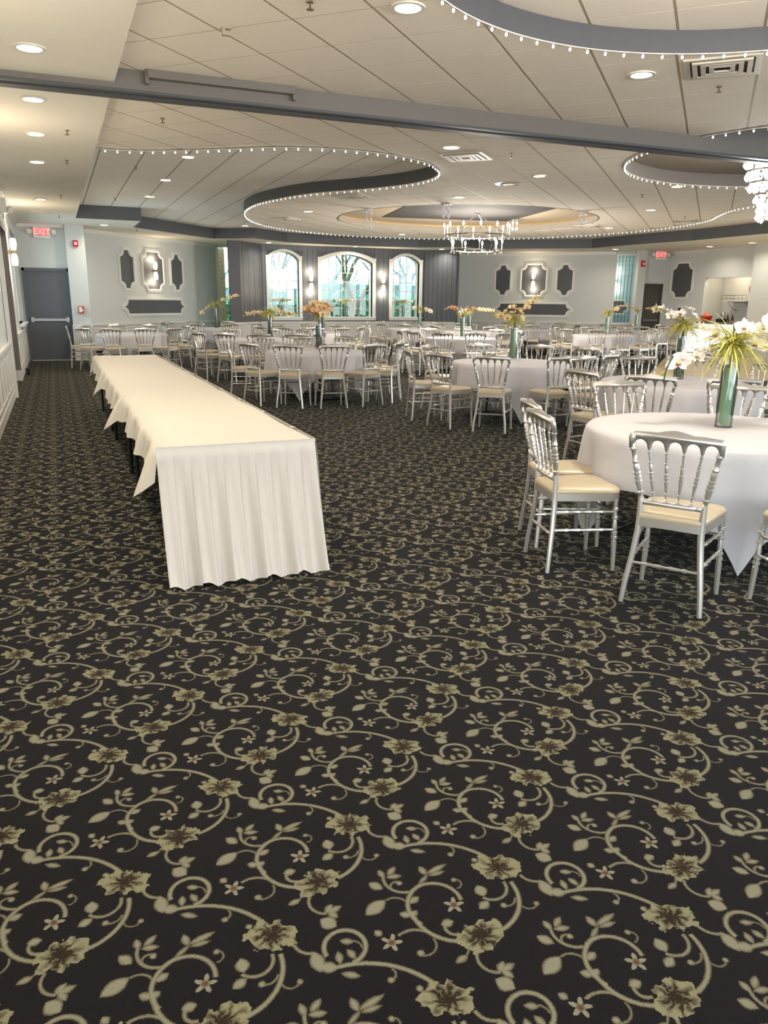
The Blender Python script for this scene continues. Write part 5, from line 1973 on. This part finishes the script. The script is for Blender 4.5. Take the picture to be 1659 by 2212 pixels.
# large crystal chandelier at the right edge of the view
t = thing('crystal_chandelier', 'sparkling tiered crystal chandelier under the taupe ring', 'chandelier', (8.69, 8.0, 0.05), 0)
MB().tube([(0, 0, Z_UP - .06), (0, 0, 3.30)], 0.012, 6).build('rod', M['chrome'], t)
for r, z in ((0.30, 3.33), (0.27, 3.18), (0.22, 3.04), (0.14, 2.90)):
    MB().ring(circle((0, 0), r + .012, 28), circle((0, 0), r - .012, 28), lambda a, b, d: (a, b, d), z - 0.012, z + 0.012).build('metal_ring', M['chrome'], t)
    n = max(8, int(r * 62))
    for i in range(n):
        a = 2 * PI * i / n + r * 9
        put('crystal_drop', bead_me, t, (r * math.cos(a), r * math.sin(a), z - 0.06))
        put('crystal_bead', small_me, t, (r * .98 * math.cos(a), r * .98 * math.sin(a), z + 0.03))
for i in range(6):
    a = 2 * PI * i / 6
    for k in range(3):
        put('crystal_drop', bead_me, t, (.09 * math.cos(a), .09 * math.sin(a), 2.80 - k * .085 - .03 * (i % 2)))
for i in range(8):
    a = 2 * PI * i / 8
    MB().ball((.16 * math.cos(a), .16 * math.sin(a), 3.24), 0.028, 8, 6).build('crystal_bulb', M['candle'], t)
lamp('chandelier_light', 'POINT', (0, 0, 3.1), CHAND * 0.5, (1, .94, .86), t, 0.25)
t = thing('fill_dish_pendant', 'unseen dish pendant added inside the nearest charcoal ring to brighten the ceiling', 'added pendant lamp', (C1_C[0], C1_C[1] - 0.2, 0), 0)  # lamp added above the view to brighten the near ceiling
MB().tube([(0, 0, 3.59), (0, 0, 3.32)], 0.012, 6).build('rod', M['chrome'], t)
MB().lathe([(0.0001, 3.26), (0.14, 3.27), (0.24, 3.32), (0.25, 3.33), (0.0001, 3.33)], 24).build('glass_dish', M['shade'], t, True)
lamp('pendant_fill_light', 'POINT', (0, 0, 3.18), CHAND * 0.28, (1, .94, .86), t, 0.25)


# ---------------------------------------------------------------- bar hatch and bar front
t = thing('bar_counter', 'bar counter with glowing white onyx front below the hatch', 'bar counter', (19.35, 17.9, 0), 0)
MB().box(0.0, 0.06, 0.46, 2.6, 0.06, 0.985).build('lit_front', M['marble_lit'], t)
MB().box(-0.06, 0.64, 0.46, 2.7, 0.985, 1.035).build('counter_top', M['counter'], t)
MB().box(0.03, 0.60, 0.46, 2.6, 0.0, 0.06).build('plinth', M['trim'], t)
for y in (0.46, 2.56):
    MB().box(-0.01, 0.62, y, y + 0.06, 0.0, 0.985).build('side_panel', M['trim'], t)
# veined onyx colour on the lit front
b = NB(M['marble_lit'])
tcx = b.new('ShaderNodeTexCoord').outputs['Object']
nz = b.new('ShaderNodeTexNoise')
nz.inputs['Scale'].default_value = 4
nz.inputs['Detail'].default_value = 6
nz.inputs['Distortion'].default_value = 1.2
b.l.new(tcx, nz.inputs['Vector'])
rm = b.new('ShaderNodeValToRGB')
rm.color_ramp.elements[0].position = 0.40
rm.color_ramp.elements[0].color = lin((238, 248, 248))
rm.color_ramp.elements[1].position = 0.62
rm.color_ramp.elements[1].color = lin((170, 190, 192))
b.l.new(nz.outputs['Fac'], rm.inputs[0])
b.l.new(rm.outputs[0], b.n['Principled BSDF'].inputs['Emission Color'])
t = thing('red_bowl', 'red punch bowl on the left end of the bar counter', 'bowl', (19.6, 19.84, 1.036), 0)
MB().lathe([(0.09, 0), (0.16, 0.05), (0.19, 0.16), (0.20, 0.19), (0.185, 0.19), (0.15, 0.06), (0.0001, 0.03)], 20).build('bowl', M['red'], t, True)
MB().lathe([(0.0001, 0.17), (0.12, 0.185), (0.05, 0.27), (0.0001, 0.30)], 12).build('lid', mat('orange_red', (226, 92, 52), 0.4), t, True)
t = thing('glass_shelf', 'wall shelf with a wire gallery of glasses in the bar room', 'shelf', (20.75, 19.40, 1.68), 0)
MB().box(-0.15, 0.45, -0.15, 0.85, 0.0, 0.03).build('board', M['trim'], t)
mb = MB()
for z in (0.10, 0.20):
    mb.tube([(-0.14, -0.14, z), (-0.14, 0.84, z), (0.44, 0.84, z)], 0.008, 5)
for k in range(7):
    mb.tube([(-0.14, -0.14 + k * 0.163, 0.02), (-0.14, -0.14 + k * 0.163, 0.20)], 0.006, 5)
mb.build('wire_gallery', M['steel'], t)
for y in (0.0, 0.7):
    MB().tube([(0.42, y, -0.30), (0.2, y, -0.22), (-0.05, y, -0.01), (0.42, y, -0.01)], 0.012, 6).build('shelf_bracket', M['steel'], t)
for k in range(4):
    m = MB().lathe([(0.035, 0), (0.035, 0.14), (0.016, 0.18), (0.013, 0.25), (0.0001, 0.25)], 10)
    o = m.build('liquor_bottle', M['amber'] if k == 1 else M['bottle'], None, True)
    o.location = (19.72 + 0.08 * (k % 2), 18.86 + 0.10 * k, 1.036)
    tag(o, 'small %s liquor bottle standing on the bar counter, number %s from the right' % ('amber' if k == 1 else 'dark', WORDS[k + 1]), 'bottle', 'bottles on the bar counter')
t = thing('coffee_urn', 'steel coffee urn on a black base on the bar counter', 'coffee urn', (19.8, 19.34, 1.036), 0)
MB().box(-0.14, 0.14, -0.14, 0.14, 0, 0.10).build('base', M['black'], t)
MB().lathe([(0.08, 0.10), (0.085, 0.28), (0.06, 0.31), (0.0001, 0.32)], 14).build('body', M['chrome'], t, True)
t = thing('wall_clock', 'paddle shaped wooden wall clock on the bar room wall', 'clock', (21.12, 19.36, 1.98), -PI / 2)
MB().prism(circle((0, 0.10), 0.26, 24), lambda a, b, d: (a, d, b), -0.05, 0).build('case', M['wood'], t)
MB().prism(circle((0, 0.10), 0.19, 24), lambda a, b, d: (a, d, b), -0.06, -0.05).build('dial', M['face'], t)
MB().prism([(-.10, -.14), (.10, -.14), (.07, -.36), (.11, -.55), (.06, -.66), (-.06, -.66), (-.11, -.55), (-.07, -.36)], lambda a, b, d: (a, d, b), -0.045, 0).build('pendulum_case', M['wood'], t)
MB().prism(circle((0, -0.52), 0.05, 14), lambda a, b, d: (a, d, b), -0.055, -0.045).build('pendulum', M['brass'], t)
lamp('bar_room_light', 'AREA', (20.6, 19.9, 2.88), 13, (1, .82, .6), None, 0.3)


# ---------------------------------------------------------------- outside the windows
mb = MB()
vs, fs = [], []
nx, ny = 30, 20
for j in range(ny + 1):
    for i in range(nx + 1):
        x, y = -12 + 44 * i / nx, 26.2 + 34 * j / ny
        vs.append((x, y, -0.15 + 0.06 * math.sin(x * .7) * math.sin(y * .5)))
for j in range(ny):
    for i in range(nx):
        a = j * (nx + 1) + i
        fs.append((a, a + 1, a + nx + 2, a + nx + 1))
mb.add(vs, fs)
tag(mb.build('lawn', M['lawn']), 'green lawn outside the arched windows', 'lawn', None, 'structure')

# brick pier outside the tall side window, laid brick by brick
t = thing('brick_pier', 'tan brick pier outside the tall side window', 'pier', (5.47, 28.3, 0), 0)
MB().box(-0.155, 0.155, -0.155, 0.155, -0.1, 3.8).build('mortar_core', M['mortar'], t)
bl = MB().box(-0.094, 0.094, -0.01, 0.012, -0.029, 0.029).mesh('brick', M['brick'])
bh = MB().box(-0.044, 0.044, -0.01, 0.012, -0.029, 0.029).mesh('brick', M['brick'])
for k in range(48):
    z = 0.04 + k * 0.068
    xs = ((-0.07, bl), (0.112, bh)) if k % 2 else ((0.07, bl), (-0.112, bh))
    for x, me in xs:
        put('brick', me, t, (x - 0.0, -0.163, z))
for k in range(48):
    z = 0.04 + k * 0.068
    for y, me in (((-0.07, bl), (0.112, bh)) if k % 2 else ((0.07, bl), (-0.112, bh))):
        o = put('brick', me, t, (0.163, y, z))
        o.rotation_euler = (0, 0, PI / 2)


def tree(x, y, h, r, label, m, seed, lean=0.0, deep=4):
    rnd = random.Random(seed)
    t = thing('bare_tree', label, 'tree', (x, y, -0.12), 0, 'bare trees outside the windows')
    trunk, twigs = MB(), MB()
    def grow(p, d, L, r, lev):
        pts, rs = [p], [r]
        q, dd = p, d
        for i in range(4):
            dd = (dd + Vector((rnd.uniform(-.22, .22), rnd.uniform(-.22, .22), rnd.uniform(-.05, .16)))).normalized()
            q = q + dd * (L / 4)
            pts.append(q)
            rs.append(r * (1 - 0.13 * (i + 1)))
        (trunk if lev < 1 else twigs).tube(pts, rs, 7 if lev < 2 else 4, False)
        if lev < deep:
            for k in range(3 if lev < 3 or deep > 4 else 2):
                i = rnd.randint(2, 4)
                a = rnd.uniform(0, 6.28)
                nd = (dd + Vector((math.cos(a), math.sin(a), rnd.uniform(-.1, .5))) * rnd.uniform(.5, 1.0)).normalized()
                grow(pts[i], nd, L * rnd.uniform(.6, .8), rs[i] * .62, lev + 1)
    grow(Vector((0, 0, 0)), Vector((lean, 0, 1)).normalized(), h, r, 0)
    trunk.build('trunk', m, t, True)
    twigs.build('branches', m, t, True)


tree(11.5, 30.0, 2.6, 0.30, 'thick olive barked tree close to the middle arched window', M['bark'], 4, -0.25)
tree(14.1, 32.0, 3.0, 0.16, 'slim dark tree outside the right arched window', M['bark2'], 5, 0.05)
tree(9.2, 34.5, 2.8, 0.15, 'grey branching tree outside the left arched window', M['bark2'], 6, 0.0)
tree(6.6, 35.0, 2.8, 0.16, 'grey tree behind the brick pier', M['bark2'], 8, 0.1)
tree(12.4, 39.0, 3.2, 0.2, 'far grey tree behind the thick trunk', M['bark2'], 9, 0.1)
tree(17.0, 38.0, 3.0, 0.2, 'far grey tree at the right of the garden', M['bark2'], 10, -0.1)
for k in range(9):
    tree(9.0 + k * 2.1, 46.5 + (k % 3) * 2.0, 1.5, 0.15, 'grey bare tree of the garden edge row, %s from the left' % ORD[k].replace('nearest', 'first').replace('farthest', 'ninth'), M['bark2'], 30 + k, 0.05 * (k % 3 - 1), 5)


def hedge(x0, x1, y, h, label, seed, m='hedge'):
    rnd = random.Random(seed)
    t = thing('hedge', label, 'hedge', ((x0 + x1) / 2, y, -0.1), 0, 'hedges outside the windows')
    mb = MB()
    n = int((x1 - x0) * 420)
    for k in range(n):
        p = Vector((rnd.uniform(x0, x1) - (x0 + x1) / 2, rnd.gauss(0, .22), rnd.uniform(0.02, 1) ** 0.8 * h * (0.9 + 0.1 * math.sin(k))))
        s = rnd.uniform(.05, .10)
        a, e = rnd.uniform(0, 6.28), rnd.uniform(-1, 1)
        u = Vector((math.cos(a), math.sin(a), e)).normalized() * s
        w = u.orthogonal().normalized() * s * .55
        mb.add([tuple(p - u), tuple(p + w), tuple(p + u), tuple(p - w)], [(0, 1, 2, 3)])
    o = mb.build('foliage', M[m], t)
    o['kind'] = 'stuff'
    MB().box(x0 - (x0 + x1) / 2, x1 - (x0 + x1) / 2, -.16, .16, 0, h * .86).build('hedge_core', mat('hedge_core', (40, 78, 42) if m == 'hedge' else (84, 108, 104), 0.9, noise=.3, scale=6), t)  # the far core carries the same painted haze


hedge(9.9, 15.6, 31.2, 2.0, 'green hedge outside the middle and right arched windows', 2)
hedge(5.5, 9.8, 32.5, 1.75, 'low hedge outside the left arched window', 3)
hedge(8.0, 26.0, 53.0, 3.3, 'long far hedge with distance haze in its colour, back of the garden', 4, 'hazed_hedge')
hedge(8.4, 10.3, 26.75, 1.0, 'low planting right below the middle arched window', 5)
t = thing('pavilion', 'white garden pavilion with posts outside the left arched window', 'pavilion', (9.25, 38.0, -0.15), 0)
MB().box(-2.6, 2.6, -1.2, 1.2, 2.3, 2.95).build('roof', M['white_ext'], t)
for x in (-2.3, 1.25, 2.45):
    MB().box(x - .13, x + .13, -1.1, -0.86, 0, 2.3).build('post', M['white_ext'], t)
MB().box(-2.5, 2.5, -1.2, 1.2, 0, 0.12).build('deck', M['white_ext'], t)
